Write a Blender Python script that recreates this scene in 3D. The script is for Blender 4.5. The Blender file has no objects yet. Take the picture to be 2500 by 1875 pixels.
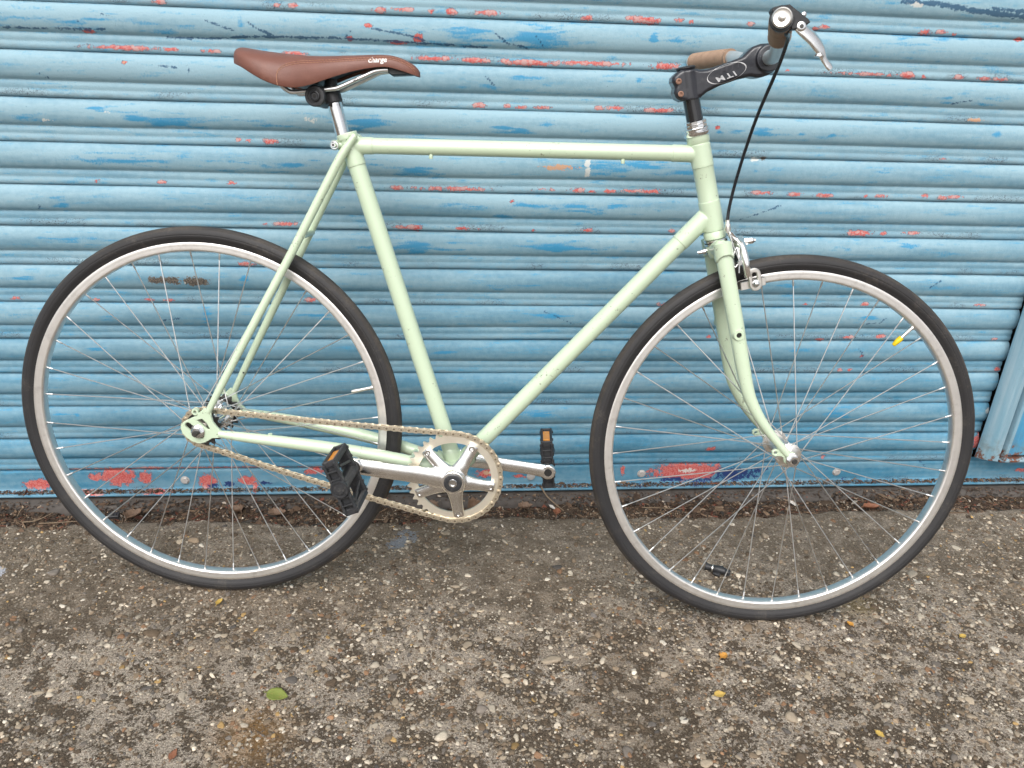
import bpy, bmesh, math, random
import numpy as np
from mathutils import Vector, Matrix, Quaternion
from mathutils.bvhtree import BVHTree
from mathutils.geometry import tessellate_polygon

rng = np.random.default_rng(7)
random.seed(7)
R = math.radians
scene = bpy.context.scene
COL = scene.collection

# ------------------------------------------------------------------ camera
cam = bpy.data.cameras.new('camera')
cam.sensor_fit = 'HORIZONTAL'
cam.sensor_width = 36.0
cam.lens = 28.407
cam.clip_start = 0.02
cam.clip_end = 500.0
cam_ob = bpy.data.objects.new('camera', cam)
COL.objects.link(cam_ob)
_r = Vector((0.995966, -0.08147827, 0.03759013))
_u = Vector((0.00175081, 0.43648414, 0.89971025))
_d = Vector((0.08971434, 0.896015, -0.43486602))
cam_ob.matrix_world = Matrix(((_r.x, _u.x, -_d.x, 0.0), (_r.y, _u.y, -_d.y, -1.55629), (_r.z, _u.z, -_d.z, 1.03259), (0, 0, 0, 1)))
scene.camera = cam_ob

# ------------------------------------------------------------------ world, sun, exposure
SUN_EL, SUN_AZ = 54.0, 194.0          # degrees; azimuth measured from +Y towards +X
world = bpy.data.worlds.new('World')
scene.world = world
world.use_nodes = True
wn = world.node_tree
wn.nodes.clear()
wo = wn.nodes.new('ShaderNodeOutputWorld')
wb = wn.nodes.new('ShaderNodeBackground')
sky = wn.nodes.new('ShaderNodeTexSky')
sky.sky_type = 'NISHITA'
sky.sun_disc = False
sky.sun_elevation = R(SUN_EL)
sky.sun_rotation = R(SUN_AZ)
sky.air_density = 1.0
sky.dust_density = 6.0
sky.ozone_density = 1.0
hs = wn.nodes.new('ShaderNodeHueSaturation')     # overcast: the cloud layer takes most of the blue out
hs.inputs['Saturation'].default_value = 0.22
wn.links.new(sky.outputs[0], hs.inputs['Color'])
wn.links.new(hs.outputs[0], wb.inputs['Color'])
wb.inputs['Strength'].default_value = 0.14
wn.links.new(wb.outputs[0], wo.inputs['Surface'])

sun = bpy.data.lights.new('sun', 'SUN')
sun.energy = 1.05
sun.angle = R(70)
sun.color = (1.0, 0.965, 0.92)
sun_ob = bpy.data.objects.new('sun', sun)
COL.objects.link(sun_ob)
_az, _el = R(SUN_AZ), R(SUN_EL)
_sd = Vector((math.sin(_az) * math.cos(_el), math.cos(_az) * math.cos(_el), math.sin(_el)))
sun_ob.rotation_euler = _sd.to_track_quat('Z', 'Y').to_euler()

scene.view_settings.view_transform = 'Standard'
scene.view_settings.look = 'None'
scene.view_settings.gamma = 1.0
scene.view_settings.use_curve_mapping = False
scene.view_settings.exposure = 0.40
scene.cycles.adaptive_threshold = 0.02
scene.cycles.max_bounces = 6
scene.cycles.diffuse_bounces = 3
scene.cycles.glossy_bounces = 4
scene.cycles.caustics_reflective = False
scene.cycles.caustics_refractive = False

# ------------------------------------------------------------------ material helpers
def new_mat(name):
    m = bpy.data.materials.new(name)
    m.use_nodes = True
    nt = m.node_tree
    b = nt.nodes['Principled BSDF']
    return m, nt, b

class NT:
    """small helper to write shader graphs in few lines"""
    def __init__(s, nt):
        s.nt = nt
    def n(s, typ, **kw):
        nd = s.nt.nodes.new('ShaderNode' + typ)
        for k, v in kw.items():
            setattr(nd, k, v)
        return nd
    def put(s, sock, v):
        if hasattr(v, 'links') or isinstance(v, bpy.types.NodeSocket):
            s.nt.links.new(v, sock)
        else:
            if isinstance(v, (tuple, list)) and len(v) == 3 and sock.type == 'RGBA':
                v = (*v, 1.0)
            sock.default_value = v
    def math(s, op, a, b=0.0, c=None, clamp=False):
        nd = s.n('Math', operation=op, use_clamp=clamp)
        s.put(nd.inputs[0], a)
        s.put(nd.inputs[1], b)
        if c is not None:
            s.put(nd.inputs[2], c)
        return nd.outputs[0]
    def mix(s, f, a, b, mode='MIX'):
        nd = s.n('Mix', data_type='RGBA', blend_type=mode)
        s.put(nd.inputs[0], f)
        s.put(nd.inputs[6], a)
        s.put(nd.inputs[7], b)
        return nd.outputs[2]
    def step(s, v, lo, hi, a=0.0, b=1.0):
        nd = s.n('MapRange', interpolation_type='SMOOTHSTEP')
        s.put(nd.inputs[0], v)
        nd.inputs[1].default_value = lo
        nd.inputs[2].default_value = hi
        nd.inputs[3].default_value = a
        nd.inputs[4].default_value = b
        return nd.outputs[0]
    def noise(s, vec, scale, detail=3.0, rough=0.55, dist=0.0, out=0):
        nd = s.n('TexNoise')
        if vec is not None:
            s.put(nd.inputs['Vector'], vec)
        nd.inputs['Scale'].default_value = scale
        nd.inputs['Detail'].default_value = detail
        nd.inputs['Roughness'].default_value = rough
        nd.inputs['Distortion'].default_value = dist
        return nd.outputs[out]
    def vor(s, vec, scale, feature='F1', out='Distance', rand=1.0):
        nd = s.n('TexVoronoi', feature=feature)
        s.put(nd.inputs['Vector'], vec)
        nd.inputs['Scale'].default_value = scale
        nd.inputs['Randomness'].default_value = rand
        return nd.outputs[out]
    def scale(s, vec, sc):
        nd = s.n('Mapping')
        s.put(nd.inputs['Vector'], vec)
        nd.inputs['Scale'].default_value = sc
        return nd.outputs[0]
    def attr(s, name, out='Fac'):
        nd = s.n('Attribute', attribute_name=name)
        return nd.outputs[out]
    def bump(s, h, strength, dist, normal=None):
        nd = s.n('Bump')
        s.put(nd.inputs['Height'], h)
        nd.inputs['Strength'].default_value = strength
        nd.inputs['Distance'].default_value = dist
        if normal is not None:
            s.put(nd.inputs['Normal'], normal)
        return nd.outputs[0]
    def pos(s):
        return s.n('NewGeometry').outputs['Position']
    def obj(s):
        return s.n('TexCoord').outputs['Object']

def simple(name, col, rough=0.5, metal=0.0, var=0.12, vscale=60.0, spec=0.5, coat=0.0, rvar=0.15, bump=0.0, bscale=300.0, dirt=None, dirt_amt=0.35, dscale=40.0):
    m, nt, b = new_mat(name)
    g = NT(nt)
    p = g.obj()
    nz = g.noise(p, vscale, 4.0)
    f = g.math('MULTIPLY_ADD', nz, 2 * var, 1.0 - var)
    c = g.mix(1.0, col, f, 'MULTIPLY')
    # multiply wants a colour in the second slot
    if dirt is not None:
        dm = g.step(g.noise(p, dscale, 6.0, 0.65), 0.52, 0.72)
        c = g.mix(g.math('MULTIPLY', dm, dirt_amt), c, dirt)
    nt.links.new(c, b.inputs['Base Color'])
    r = g.math('MULTIPLY_ADD', g.noise(p, vscale * 2.3, 3.0), 2 * rvar, rough - rvar, clamp=True)
    nt.links.new(r, b.inputs['Roughness'])
    b.inputs['Metallic'].default_value = metal
    b.inputs['Specular IOR Level'].default_value = spec
    b.inputs['Coat Weight'].default_value = coat
    b.inputs['Coat Roughness'].default_value = 0.12
    if bump:
        nt.links.new(g.bump(g.noise(p, bscale, 3.0), bump, 0.0006), b.inputs['Normal'])
    return m

M = {}
# ------------------------------------------------------------------ mesh builder
def frame_for(t, up=Vector((0, 1, 0))):
    t = t.normalized()
    if abs(t.dot(up)) > 0.96:
        up = Vector((0, 0, 1)) if abs(t.z) < 0.9 else Vector((1, 0, 0))
    a = t.cross(up).normalized()
    return a, a.cross(t).normalized()

def catmull(pts, sub=6):
    pts = [Vector(p) for p in pts]
    out = []
    for i in range(len(pts) - 1):
        p0 = pts[max(i - 1, 0)]; p1 = pts[i]; p2 = pts[i + 1]; p3 = pts[min(i + 2, len(pts) - 1)]
        for k in range(sub):
            t = k / sub
            out.append(0.5 * ((2 * p1) + (p2 - p0) * t + (2 * p0 - 5 * p1 + 4 * p2 - p3) * t * t + (3 * p1 - p0 - 3 * p2 + p3) * t ** 3))
    out.append(pts[-1])
    return out

class MB:
    def __init__(s):
        s.v, s.f = [], []
    def add(s, vs, fs):
        o = len(s.v)
        s.v += [Vector(x) for x in vs]
        s.f += [tuple(i + o for i in f) for f in fs]
        return s
    def loft(s, rings, caps=True, closed=True):
        n = len(rings[0]); vs = [p for r in rings for p in r]; fs = []
        for i in range(len(rings) - 1):
            for j in range(n if closed else n - 1):
                k = (j + 1) % n
                fs.append((i * n + j, i * n + k, (i + 1) * n + k, (i + 1) * n + j))
        if caps and closed:
            fs.append(tuple(range(n - 1, -1, -1)))
            fs.append(tuple((len(rings) - 1) * n + j for j in range(n)))
        return s.add(vs, fs)
    def tube(s, path, rad, n=16, caps=True, up=Vector((0, 1, 0)), flat=1.0):
        """rad: number or list; flat scales the radius along 'up'"""
        path = [Vector(p) for p in path]
        if not isinstance(rad, (list, tuple)):
            rad = [rad] * len(path)
        if len(rad) != len(path):
            q = np.interp(np.linspace(0, 1, len(path)), np.linspace(0, 1, len(rad)), rad); rad = list(q)
        fl = flat if isinstance(flat, (list, tuple)) else [flat] * len(path)
        if len(fl) != len(path):
            fl = list(np.interp(np.linspace(0, 1, len(path)), np.linspace(0, 1, len(fl)), fl))
        rings = []
        for i, p in enumerate(path):
            t = path[min(i + 1, len(path) - 1)] - path[max(i - 1, 0)]
            a, b = frame_for(t, up)
            rings.append([p + a * (rad[i] * math.cos(x)) + b * (rad[i] * fl[i] * math.sin(x)) for x in [2 * math.pi * j / n for j in range(n)]])
        return s.loft(rings, caps)
    def lathe(s, prof, o, axis, n=32, closed=False):
        """prof: list of (distance along axis, radius)"""
        o = Vector(o); axis = Vector(axis).normalized()
        a, b = frame_for(axis, Vector((0, 0, 1)))
        rings = []
        for h, r in prof:
            rings.append([o + axis * h + (a * math.cos(x) + b * math.sin(x)) * max(r, 1e-5) for x in [2 * math.pi * j / n for j in range(n)]])
        if closed:
            rings.append(rings[0])
        return s.loft(rings, caps=not closed)
    def cyl(s, p0, p1, r, n=20, bev=0.0):
        p0, p1 = Vector(p0), Vector(p1); L = (p1 - p0).length
        pr = [(0, r - bev), (bev, r), (L - bev, r), (L, r - bev)] if bev else [(0, r), (L, r)]
        return s.lathe(pr, p0, p1 - p0, n)
    def box(s, c, ax, ay, az, bev=0.0):
        """half-extent vectors ax, ay, az"""
        c, ax, ay, az = Vector(c), Vector(ax), Vector(ay), Vector(az)
        if not bev:
            vs = [c + ax * i + ay * j + az * k for i in (-1, 1) for j in (-1, 1) for k in (-1, 1)]
            return s.add(vs, [(0, 1, 3, 2), (4, 6, 7, 5), (0, 4, 5, 1), (2, 3, 7, 6), (0, 2, 6, 4), (1, 5, 7, 3)])
        lx, ly, lz = ax.length, ay.length, az.length
        fx, fy, fz = max(1 - bev / lx, .2), max(1 - bev / ly, .2), max(1 - bev / lz, .2)
        bm = bmesh.new()
        vs = []
        for i in (-1, 1):
            for j in (-1, 1):
                for k in (-1, 1):
                    for t in ((1, fy, fz), (fx, 1, fz), (fx, fy, 1)):
                        vs.append(bm.verts.new(c + ax * (i * t[0]) + ay * (j * t[1]) + az * (k * t[2])))
        bmesh.ops.convex_hull(bm, input=vs)
        bm.verts.index_update()
        idx = {v: n for n, v in enumerate(bm.verts)}
        s.add([v.co.copy() for v in bm.verts], [tuple(idx[v] for v in f.verts) for f in bm.faces])
        bm.free()
        return s
    def prism(s, poly, holes, w0, w1, to3=None, bev=0.0):
        """polygon (list of 2D points, counter-clockwise) with holes, from depth w0 to w1; to3(u, v, w) -> Vector"""
        to3 = to3 or (lambda u, v, w: Vector((u, -w, v)))
        loops = [list(poly)] + [list(h) for h in holes]
        tri = tessellate_polygon([[Vector((p[0], p[1], 0)) for p in l] for l in loops])
        def inset(l, b, sign):
            n = len(l); out = []
            area = sum(l[i][0] * l[(i + 1) % n][1] - l[(i + 1) % n][0] * l[i][1] for i in range(n))
            sg = (1 if area > 0 else -1) * sign
            for i in range(n):
                p, q, r_ = Vector(l[i - 1][:2]), Vector(l[i][:2]), Vector(l[(i + 1) % n][:2])
                d1 = (q - p); d2 = (r_ - q)
                d1 = d1.normalized() if d1.length else d2.normalized()
                d2 = d2.normalized() if d2.length else d1
                nrm = (Vector((-d1.y, d1.x)) + Vector((-d2.y, d2.x)))
                nrm = nrm.normalized() if nrm.length > 1e-6 else Vector((-d1.y, d1.x))
                out.append((q.x + nrm.x * b * sg, q.y + nrm.y * b * sg))
            return out
        levels = []
        sgn = 1 if w1 > w0 else -1
        if bev:
            ins = [inset(l, bev, 1 if k == 0 else -1) for k, l in enumerate(loops)]
            levels = [(ins, w0), (loops, w0 + sgn * bev), (loops, w1 - sgn * bev), (ins, w1)]
        else:
            levels = [(loops, w0), (loops, w1)]
        N = sum(len(l) for l in loops)
        vs = []
        for lp, w in levels:
            for l in lp:
                vs += [to3(p[0], p[1], w) for p in l]
        fs = [tuple(t) for t in tri] + [tuple(i + N * (len(levels) - 1) for i in reversed(t)) for t in tri]
        for k in range(len(levels) - 1):
            o = 0
            for l in loops:
                m = len(l)
                for i in range(m):
                    j = (i + 1) % m
                    fs.append((k * N + o + i, k * N + o + j, (k + 1) * N + o + j, (k + 1) * N + o + i))
                o += m
        return s.add(vs, fs)
    def xf(s, mtx):
        s.v = [mtx @ v for v in s.v]
        return s
    def mesh(s, name, smooth=40.0, fix=True):
        me = bpy.data.meshes.new(name)
        me.from_pydata([tuple(v) for v in s.v], [], s.f)
        if fix:
            bm = bmesh.new(); bm.from_mesh(me)
            bmesh.ops.recalc_face_normals(bm, faces=bm.faces)
            bm.to_mesh(me); bm.free()
        if smooth:
            me.shade_smooth()
            me.set_sharp_from_angle(angle=R(smooth))
        me.update()
        return me

def link(name, me, mat, parent=None):
    o = bpy.data.objects.new(name, me)
    COL.objects.link(o)
    if me is not None and mat is not None and not me.materials:
        me.materials.append(M[mat] if isinstance(mat, str) else mat)
    if parent is not None:
        o.parent = parent
    return o

def build(name, mb, mat, parent=None, smooth=40.0, fix=True):
    return link(name, mb.mesh(name, smooth, fix), mat, parent)

def empty(name, parent=None):
    o = bpy.data.objects.new(name, None)
    o.empty_display_size = 0.05
    COL.objects.link(o)
    if parent is not None:
        o.parent = parent
    return o

def tag(o, label=None, cat=None, group=None, kind=None):
    for k, v in (('label', label), ('category', cat), ('group', group), ('kind', kind)):
        if v:
            o[k] = v
    return o

def remesh(o, voxel, smooth_it=4, factor=0.5):
    """melt a cast part's pieces into one smooth skin"""
    md = o.modifiers.new('r', 'REMESH'); md.mode = 'VOXEL'; md.voxel_size = voxel
    if smooth_it:
        sm = o.modifiers.new('s', 'SMOOTH'); sm.iterations = smooth_it; sm.factor = factor
    dg = bpy.context.evaluated_depsgraph_get(); dg.update()
    me = bpy.data.meshes.new_from_object(o.evaluated_get(dg))
    old = o.data
    mats = list(old.materials)
    o.modifiers.clear()
    o.data = me
    me.materials.clear()
    for mm in mats:
        me.materials.append(mm)
    me.shade_smooth()
    return o

def text_mesh(txt, size, bold=0.0, shear=0.0, spacing=1.0):
    """flat lettering as 2D points and faces, centred on the origin"""
    cu = bpy.data.curves.new('lettering', 'FONT')
    cu.body = txt; cu.size = size; cu.offset = bold; cu.shear = shear
    cu.space_character = spacing; cu.align_x = 'CENTER'; cu.align_y = 'CENTER'
    cu.resolution_u = 4
    ob = bpy.data.objects.new('lettering', cu); COL.objects.link(ob)
    dg = bpy.context.evaluated_depsgraph_get(); dg.update()
    me = bpy.data.meshes.new_from_object(ob.evaluated_get(dg))
    vs = [v.co.copy() for v in me.vertices]; fs = [tuple(p.vertices) for p in me.polygons]
    bpy.data.objects.remove(ob); bpy.data.meshes.remove(me)
    return vs, fs

def big_mesh(name, verts, faces, attrs=None, smooth=True):
    """numpy arrays -> mesh; faces is one (n, k) array"""
    me = bpy.data.meshes.new(name)
    nf, k = faces.shape
    me.vertices.add(len(verts)); me.vertices.foreach_set('co', verts.astype(np.float32).ravel())
    me.loops.add(nf * k); me.loops.foreach_set('vertex_index', faces.astype(np.int32).ravel())
    me.polygons.add(nf)
    me.polygons.foreach_set('loop_start', np.arange(0, nf * k, k, dtype=np.int32))
    me.update(calc_edges=True)
    for an, (typ, data) in (attrs or {}).items():
        a = me.attributes.new(an, typ, 'POINT')
        a.data.foreach_set('color' if typ == 'FLOAT_COLOR' else 'value', data.astype(np.float32).ravel())
    if smooth:
        me.shade_smooth()
    me.validate()
    return me

def vnoise(x, y, seed=0):
    """value noise on numpy arrays, 0..1"""
    x = np.asarray(x, float); y = np.asarray(y, float)
    xi = np.floor(x).astype(np.int64); yi = np.floor(y).astype(np.int64)
    fx = x - xi; fy = y - yi
    fx = fx * fx * (3 - 2 * fx); fy = fy * fy * (3 - 2 * fy)
    def h(i, j):
        n = (i * 374761393 + j * 668265263 + seed * 982451653) & 0x7fffffff
        n = ((n ^ (n >> 13)) * 1274126177) & 0x7fffffff
        return ((n ^ (n >> 16)) & 0xffff) / 65535.0
    return (h(xi, yi) * (1 - fx) + h(xi + 1, yi) * fx) * (1 - fy) + (h(xi, yi + 1) * (1 - fx) + h(xi + 1, yi + 1) * fx) * fy

def fbm(x, y, seed=0, octaves=4, gain=0.55):
    """fractal value noise stretched to fill about 0..1"""
    t = np.zeros(np.shape(x)); a = 1.0; n = 0.0
    for k in range(octaves):
        t = t + a * (vnoise(np.asarray(x) * 2 ** k + 13.7 * k, np.asarray(y) * 2 ** k + 5.1 * k, seed + k) - 0.5)
        n += a * a; a *= gain
    return np.clip(0.5 + t / math.sqrt(n) * 0.95, 0, 1)
MARKS = [
('b',-0.132,0.8097,0.0318,0.0086,1.3),('b',-0.537,0.8103,0.0246,0.0091,0.8),('b',-0.598,0.8239,0.0139,0.0041,0.9),
('b',-0.691,0.6588,0.0123,0.0137,0.85),('b',-0.68,0.5872,0.0556,0.0055,0.95),('b',-0.065,0.5824,0.0917,0.0124,0.85),
('b',0.117,0.8089,0.0244,0.0058,0.9),('b',0.094,0.8791,0.017,0.0042,1),('b',-0.048,0.7254,0.0364,0.0098,0.75),('b',-0.567,0.7348,0.0793,0.0074,0.75),
('b',0.042,0.9672,0.0541,0.0119,0.8),('b',-0.337,0.9639,0.0056,0.0162,0.8),('b',0.03,0.6636,0.0354,0.0063,0.8),('b',0.153,0.8969,0.0238,0.0063,1.1),
('b',0.166,0.9647,0.0511,0.0154,0.95),('b',0.383,0.9701,0.006,0.0101,1.3),('b',0.426,0.9702,0.0112,0.0034,1.1),('b',0.363,0.899,0.0053,0.0035,1),
('b',0.152,0.804,0.0183,0.0055,1.1),('b',0.201,0.8214,0.0153,0.0088,0.8),('b',0.527,0.8128,0.0071,0.0034,1.1),('b',0.56,0.8136,0.0136,0.0033,1.1),
('b',0.61,0.8141,0.016,0.006,1.1),('b',0.69,0.8116,0.0081,0.0045,1.1),('b',0.751,0.8116,0.0065,0.0037,1),('b',1.082,0.8207,0.0101,0.0076,1.1),
('b',0.612,0.7389,0.0098,0.0047,1),('b',0.334,0.7399,0.1198,0.0116,0.78),('b',0.222,0.6623,0.0136,0.0072,0.95),('b',0.268,0.6655,0.0929,0.0088,0.82),
('b',0.236,0.5816,0.0658,0.0092,0.9),('b',-0.378,0.5139,0.0078,0.0067,1.1),('b',-0.789,0.5096,0.0276,0.0049,1),('b',-0.459,0.4348,0.0088,0.0148,0.8),
('b',-0.683,0.3634,0.0197,0.0036,0.9),('b',-0.746,0.2125,0.0066,0.0058,1.1),('b',-0.478,0.281,0.0082,0.0076,0.9),
('b',-0.787,0.2147,0.0122,0.0096,0.7),('b',0.913,0.4388,0.0174,0.0047,1),('b',0.718,0.5086,0.0193,0.0045,0.9),('b',0.766,0.3583,0.0253,0.0043,0.8),
('b',0.893,0.2051,0.029,0.0116,0.9),('b',0.221,0.2089,0.0271,0.0071,0.85),('b',0.05,0.9674,0.0722,0.0132,0.6),('b',-0.566,0.9623,0.1417,0.0128,0.62),
('b',-0.28,0.7339,0.112,0.0097,0.7),('b',-0.475,0.8015,0.0642,0.0085,0.75),('b',0.133,0.6415,0.024,0.0056,0.8),('b',-0.256,0.4352,0.0364,0.007,0.7),
('b',0.593,0.5822,0.0171,0.0059,0.9),('b',0.835,0.5855,0.0105,0.0052,0.8),('b',0.455,0.7347,0.0485,0.0078,0.65),('b',0.866,0.7436,0.0168,0.004,0.7),
('b',-0.317,0.8056,0.0326,0.0071,0.7),('b',-0.16,0.744,0.0075,0.003,1),('b',-0.268,0.88,0.0214,0.0054,0.6),('b',-0.719,0.802,0.0416,0.0077,0.7),
('b',0.814,0.2159,0.0287,0.0072,0.8),('b',0.151,0.4996,0.0375,0.0061,0.7),('b',0.234,0.4383,0.0299,0.0054,0.75),('b',0.024,0.3549,0.0298,0.0065,0.8),
('b',0.916,0.9902,0.079,0.0069,0.6),('b',0.997,0.8776,0.0659,0.0081,0.5),('b',0.947,0.5957,0.0707,0.0069,0.55),('r',-0.54,0.9234,0.0512,0.0036,1),
('r',-0.461,0.9234,0.0124,0.0033,1.2),('r',-0.396,0.9229,0.0173,0.0023,0.8),('r',-0.59,0.9481,0.0074,0.0029,1.2),('r',-0.122,0.974,0.0071,0.003,1.2),
('r',-0.036,0.9559,0.0058,0.0066,1.1),('r',-0.071,0.9481,0.0192,0.0019,1.1),('r',-0.155,0.9519,0.0057,0.0033,1),('r',-0.101,0.9986,0.0098,0.0038,1.1),
('r',-0.06,1.0014,0.0176,0.0026,0.85),('r',0.02,1.0004,0.0086,0.0045,1.2),('r',-0.011,0.9993,0.0049,0.0032,1),('r',0.085,1.0008,0.0186,0.0036,1.1),
('r',-0.246,1.001,0.0082,0.0029,1),('r',-0.278,0.9998,0.0137,0.0019,0.7),('r',-0.468,0.9979,0.0087,0.0031,1),('r',-0.252,0.9236,0.0176,0.003,1.1),
('r',-0.006,0.9241,0.0344,0.0033,1.1),('r',0.063,0.923,0.0234,0.0041,1.1),('r',0.12,0.9234,0.0111,0.0034,1),('r',-0.538,0.9012,0.0055,0.0027,0.9),
('r',-0.344,0.7741,0.0073,0.0022,1),('r',-0.362,0.7744,0.0037,0.0022,1),('r',-0.307,0.7721,0.0109,0.0033,1.2),('r',-0.079,0.6942,0.01,0.0034,1.1),
('r',0.024,0.6947,0.0623,0.0038,0.95),('r',-0.288,0.6201,0.0211,0.0031,1),('r',-0.327,0.6187,0.0054,0.0031,1),('r',-0.383,0.6972,0.0074,0.0022,1),
('r',-0.508,0.6954,0.0088,0.0026,0.95),('r',-0.623,0.6953,0.0043,0.0018,0.9),('r',-0.064,0.6173,0.0355,0.0032,0.85),
('r',-0.043,0.6169,0.0102,0.0049,1.1),('r',0.044,0.6174,0.0128,0.004,1.1),('r',0.078,0.618,0.004,0.0033,1),('r',0.074,0.8467,0.0098,0.0042,1.1),
('r',0.126,0.8475,0.0068,0.0032,1),('r',0.261,0.9986,0.0081,0.004,1.1),('r',0.339,1,0.0074,0.0033,1),('r',0.368,0.9984,0.0244,0.005,1.2),
('r',0.449,0.9993,0.0052,0.003,1.1),('r',0.428,1.0005,0.0112,0.002,0.8),('r',0.558,0.999,0.0061,0.003,1.1),('r',0.68,0.9951,0.0061,0.003,1.1),
('r',0.697,0.9991,0.0077,0.003,1),('r',0.889,0.9975,0.0094,0.0047,1.1),('r',0.921,0.9987,0.0094,0.0031,0.9),('r',0.945,0.9953,0.004,0.0028,0.9),
('r',0.166,0.9221,0.0407,0.0041,1.2),('r',0.242,0.9252,0.0186,0.0034,1),('r',0.282,0.9251,0.0638,0.0034,0.95),('r',0.41,0.9236,0.0213,0.0049,1.2),
('r',0.641,0.9238,0.0031,0.0021,1.1),('r',0.803,0.9223,0.0676,0.0028,0.8),('r',0.875,0.9224,0.0144,0.005,1.1),('r',0.907,0.9219,0.0056,0.0036,1),
('r',0.977,0.9219,0.0081,0.0036,1.1),('r',1.028,0.9212,0.0106,0.0032,1),('r',1.06,0.9207,0.0123,0.0036,1),('r',1.076,0.9914,0.0064,0.0032,1),
('r',0.409,0.8466,0.0249,0.0033,1.2),('r',0.295,0.8478,0.0068,0.0032,1.1),('r',0.327,0.8487,0.0131,0.0036,1),('r',0.19,0.8464,0.0152,0.0022,0.8),
('r',0.149,0.846,0.0113,0.0022,0.9),('r',0.523,0.8194,0.0032,0.003,1.1),('r',0.989,0.7716,0.0051,0.0023,1),('r',0.265,0.6948,0.0136,0.0035,1.1),
('r',0.294,0.6938,0.0064,0.0031,1.1),('r',0.328,0.6945,0.012,0.0036,1.1),('r',0.41,0.6961,0.0187,0.0036,1.1),('r',0.371,0.6961,0.0162,0.0028,0.85),
('r',0.203,0.6959,0.0198,0.0023,0.8),('r',0.183,0.6932,0.0032,0.0031,1),('r',0.633,0.6972,0.0233,0.0032,0.95),('r',0.702,0.6953,0.0143,0.004,1.1),
('r',0.762,0.6948,0.0186,0.0036,1),('r',0.847,0.6948,0.0043,0.0032,1),('r',0.974,0.6973,0.0095,0.0033,0.95),('r',1.011,0.6947,0.0087,0.0037,1),
('r',0.878,0.6954,0.0128,0.0024,0.8),('r',1.033,0.6967,0.0174,0.0024,0.8),('r',0.853,0.62,0.0209,0.0055,1.2),('r',0.903,0.6199,0.0061,0.0038,1.1),
('r',0.966,0.6218,0.0176,0.0026,0.8),('r',0.292,0.6181,0.009,0.0037,1.1),('r',0.184,0.6164,0.004,0.0033,1),('r',0.462,0.6191,0.005,0.0029,1.1),
('r',0.14,0.6735,0.004,0.0024,0.8),('r',-0.373,0.5406,0.0147,0.0034,1.1),('r',-0.665,0.4642,0.0069,0.0025,0.9),('r',-0.567,0.465,0.0116,0.003,1),
('r',-0.527,0.4644,0.0094,0.0029,1),('r',-0.815,0.4655,0.0082,0.0033,0.9),('r',-0.254,0.4675,0.0104,0.0039,1),('r',0.817,0.3854,0.0082,0.0034,1),
('r',0.949,0.3916,0.0083,0.0034,1.1),('r',0.769,0.4665,0.0027,0.0027,1),('r',0.879,0.3904,0.0138,0.0034,0.9),('r',0.956,0.3935,0.0074,0.0033,1),
('r',0.901,0.4666,0.0073,0.0037,1.1),('r',0.878,0.3143,0.0056,0.003,1.1),('r',0.901,0.3133,0.0047,0.003,1.1),('r',0.918,0.3489,0.0028,0.004,1.1),
('r',1.247,0.3142,0.0073,0.005,1.2),('r',1.256,0.1314,0.0102,0.0122,1.2),('r',0.464,0.4642,0.0105,0.0036,1),('r',0.57,0.3921,0.0063,0.0033,1),
('r',1.158,0.4676,0.0121,0.0024,0.7),('r',1.218,0.3887,0.0077,0.0024,0.8),('r',0.616,0.118,0.0096,0.0054,1),('r',0.888,0.091,0.0045,0.0044,1),
('r',-0.693,0.0582,0.0248,0.0157,1.3),('r',-0.637,0.0553,0.0121,0.0105,1.1),('r',-0.86,0.0408,0.0218,0.0094,1.2),('r',-0.741,0.0579,0.0094,0.0084,1),
('r',-0.508,0.044,0.0131,0.0128,1.2),('r',-0.42,0.0448,0.015,0.0085,1),('r',-0.405,0.0317,0.0044,0.0086,1),('r',-0.273,0.0661,0.0196,0.0074,0.8),
('r',-0.255,0.0765,0.0267,0.0032,0.9),('r',-0.526,0.0789,0.2804,0.0021,1),('r',-0.621,0.0781,0.0154,0.0047,1.1),('r',0.571,0.0526,0.0584,0.0167,1.3),
('r',0.104,0.0546,0.0186,0.0076,0.95),('r',0.418,0.0569,0.0038,0.01,1),('r',0.252,0.0776,0.0168,0.0027,0.9),('r',1.392,0.0462,0.0105,0.0053,1.1),
('r',-0.758,0.0234,0.03,0.0026,1),('r',-0.612,0.0243,0.0261,0.0027,0.9),('r',0.183,0.0458,0.0141,0.0043,0.8),('o',0.226,0.739,0.0275,0.0046,1.1),
('o',1.034,0.8463,0.0133,0.0023,1.1),('o',-0.538,0.9012,0.0041,0.002,0.6),('o',0.108,0.0567,0.0111,0.0044,1),('w',0.281,0.7479,0.0016,0.0061,1.5),
('w',0.282,0.731,0.0016,0.0085,1.5),('w',0.61,0.7607,0.0082,0.0035,1),('w',-0.581,0.8189,0.0063,0.0028,0.9),('w',-0.685,0.8008,0.0104,0.0035,0.7),
('w',-0.23,0.8129,0.0124,0.005,0.8),('w',0.855,1.0412,0.0139,0.004,0.9),('w',0.574,0.0559,0.0243,0.0056,0.8),('w',1.253,0.2137,0.0025,0.0064,1.1),
('w',-0.494,0.5019,0.0054,0.0034,0.8),('w',0.117,0.0587,0.0074,0.0032,0.9),('g',-0.542,0.5072,0.0147,0.0066,1.15),
('g',-0.516,0.5075,0.0131,0.0067,1.1),('g',-0.475,0.5054,0.021,0.0075,1.2),('g',0.625,0.7634,0.0057,0.0031,1),('n',0.682,0.0444,0.0468,0.0169,1.1),
('n',0.537,0.033,0.0293,0.0056,1),('n',0.739,0.0526,0.0198,0.009,0.9),('n',-0.461,0.0369,0.0132,0.0064,0.8),('n',0.46,0.0286,0.0116,0.0056,0.7),
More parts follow.
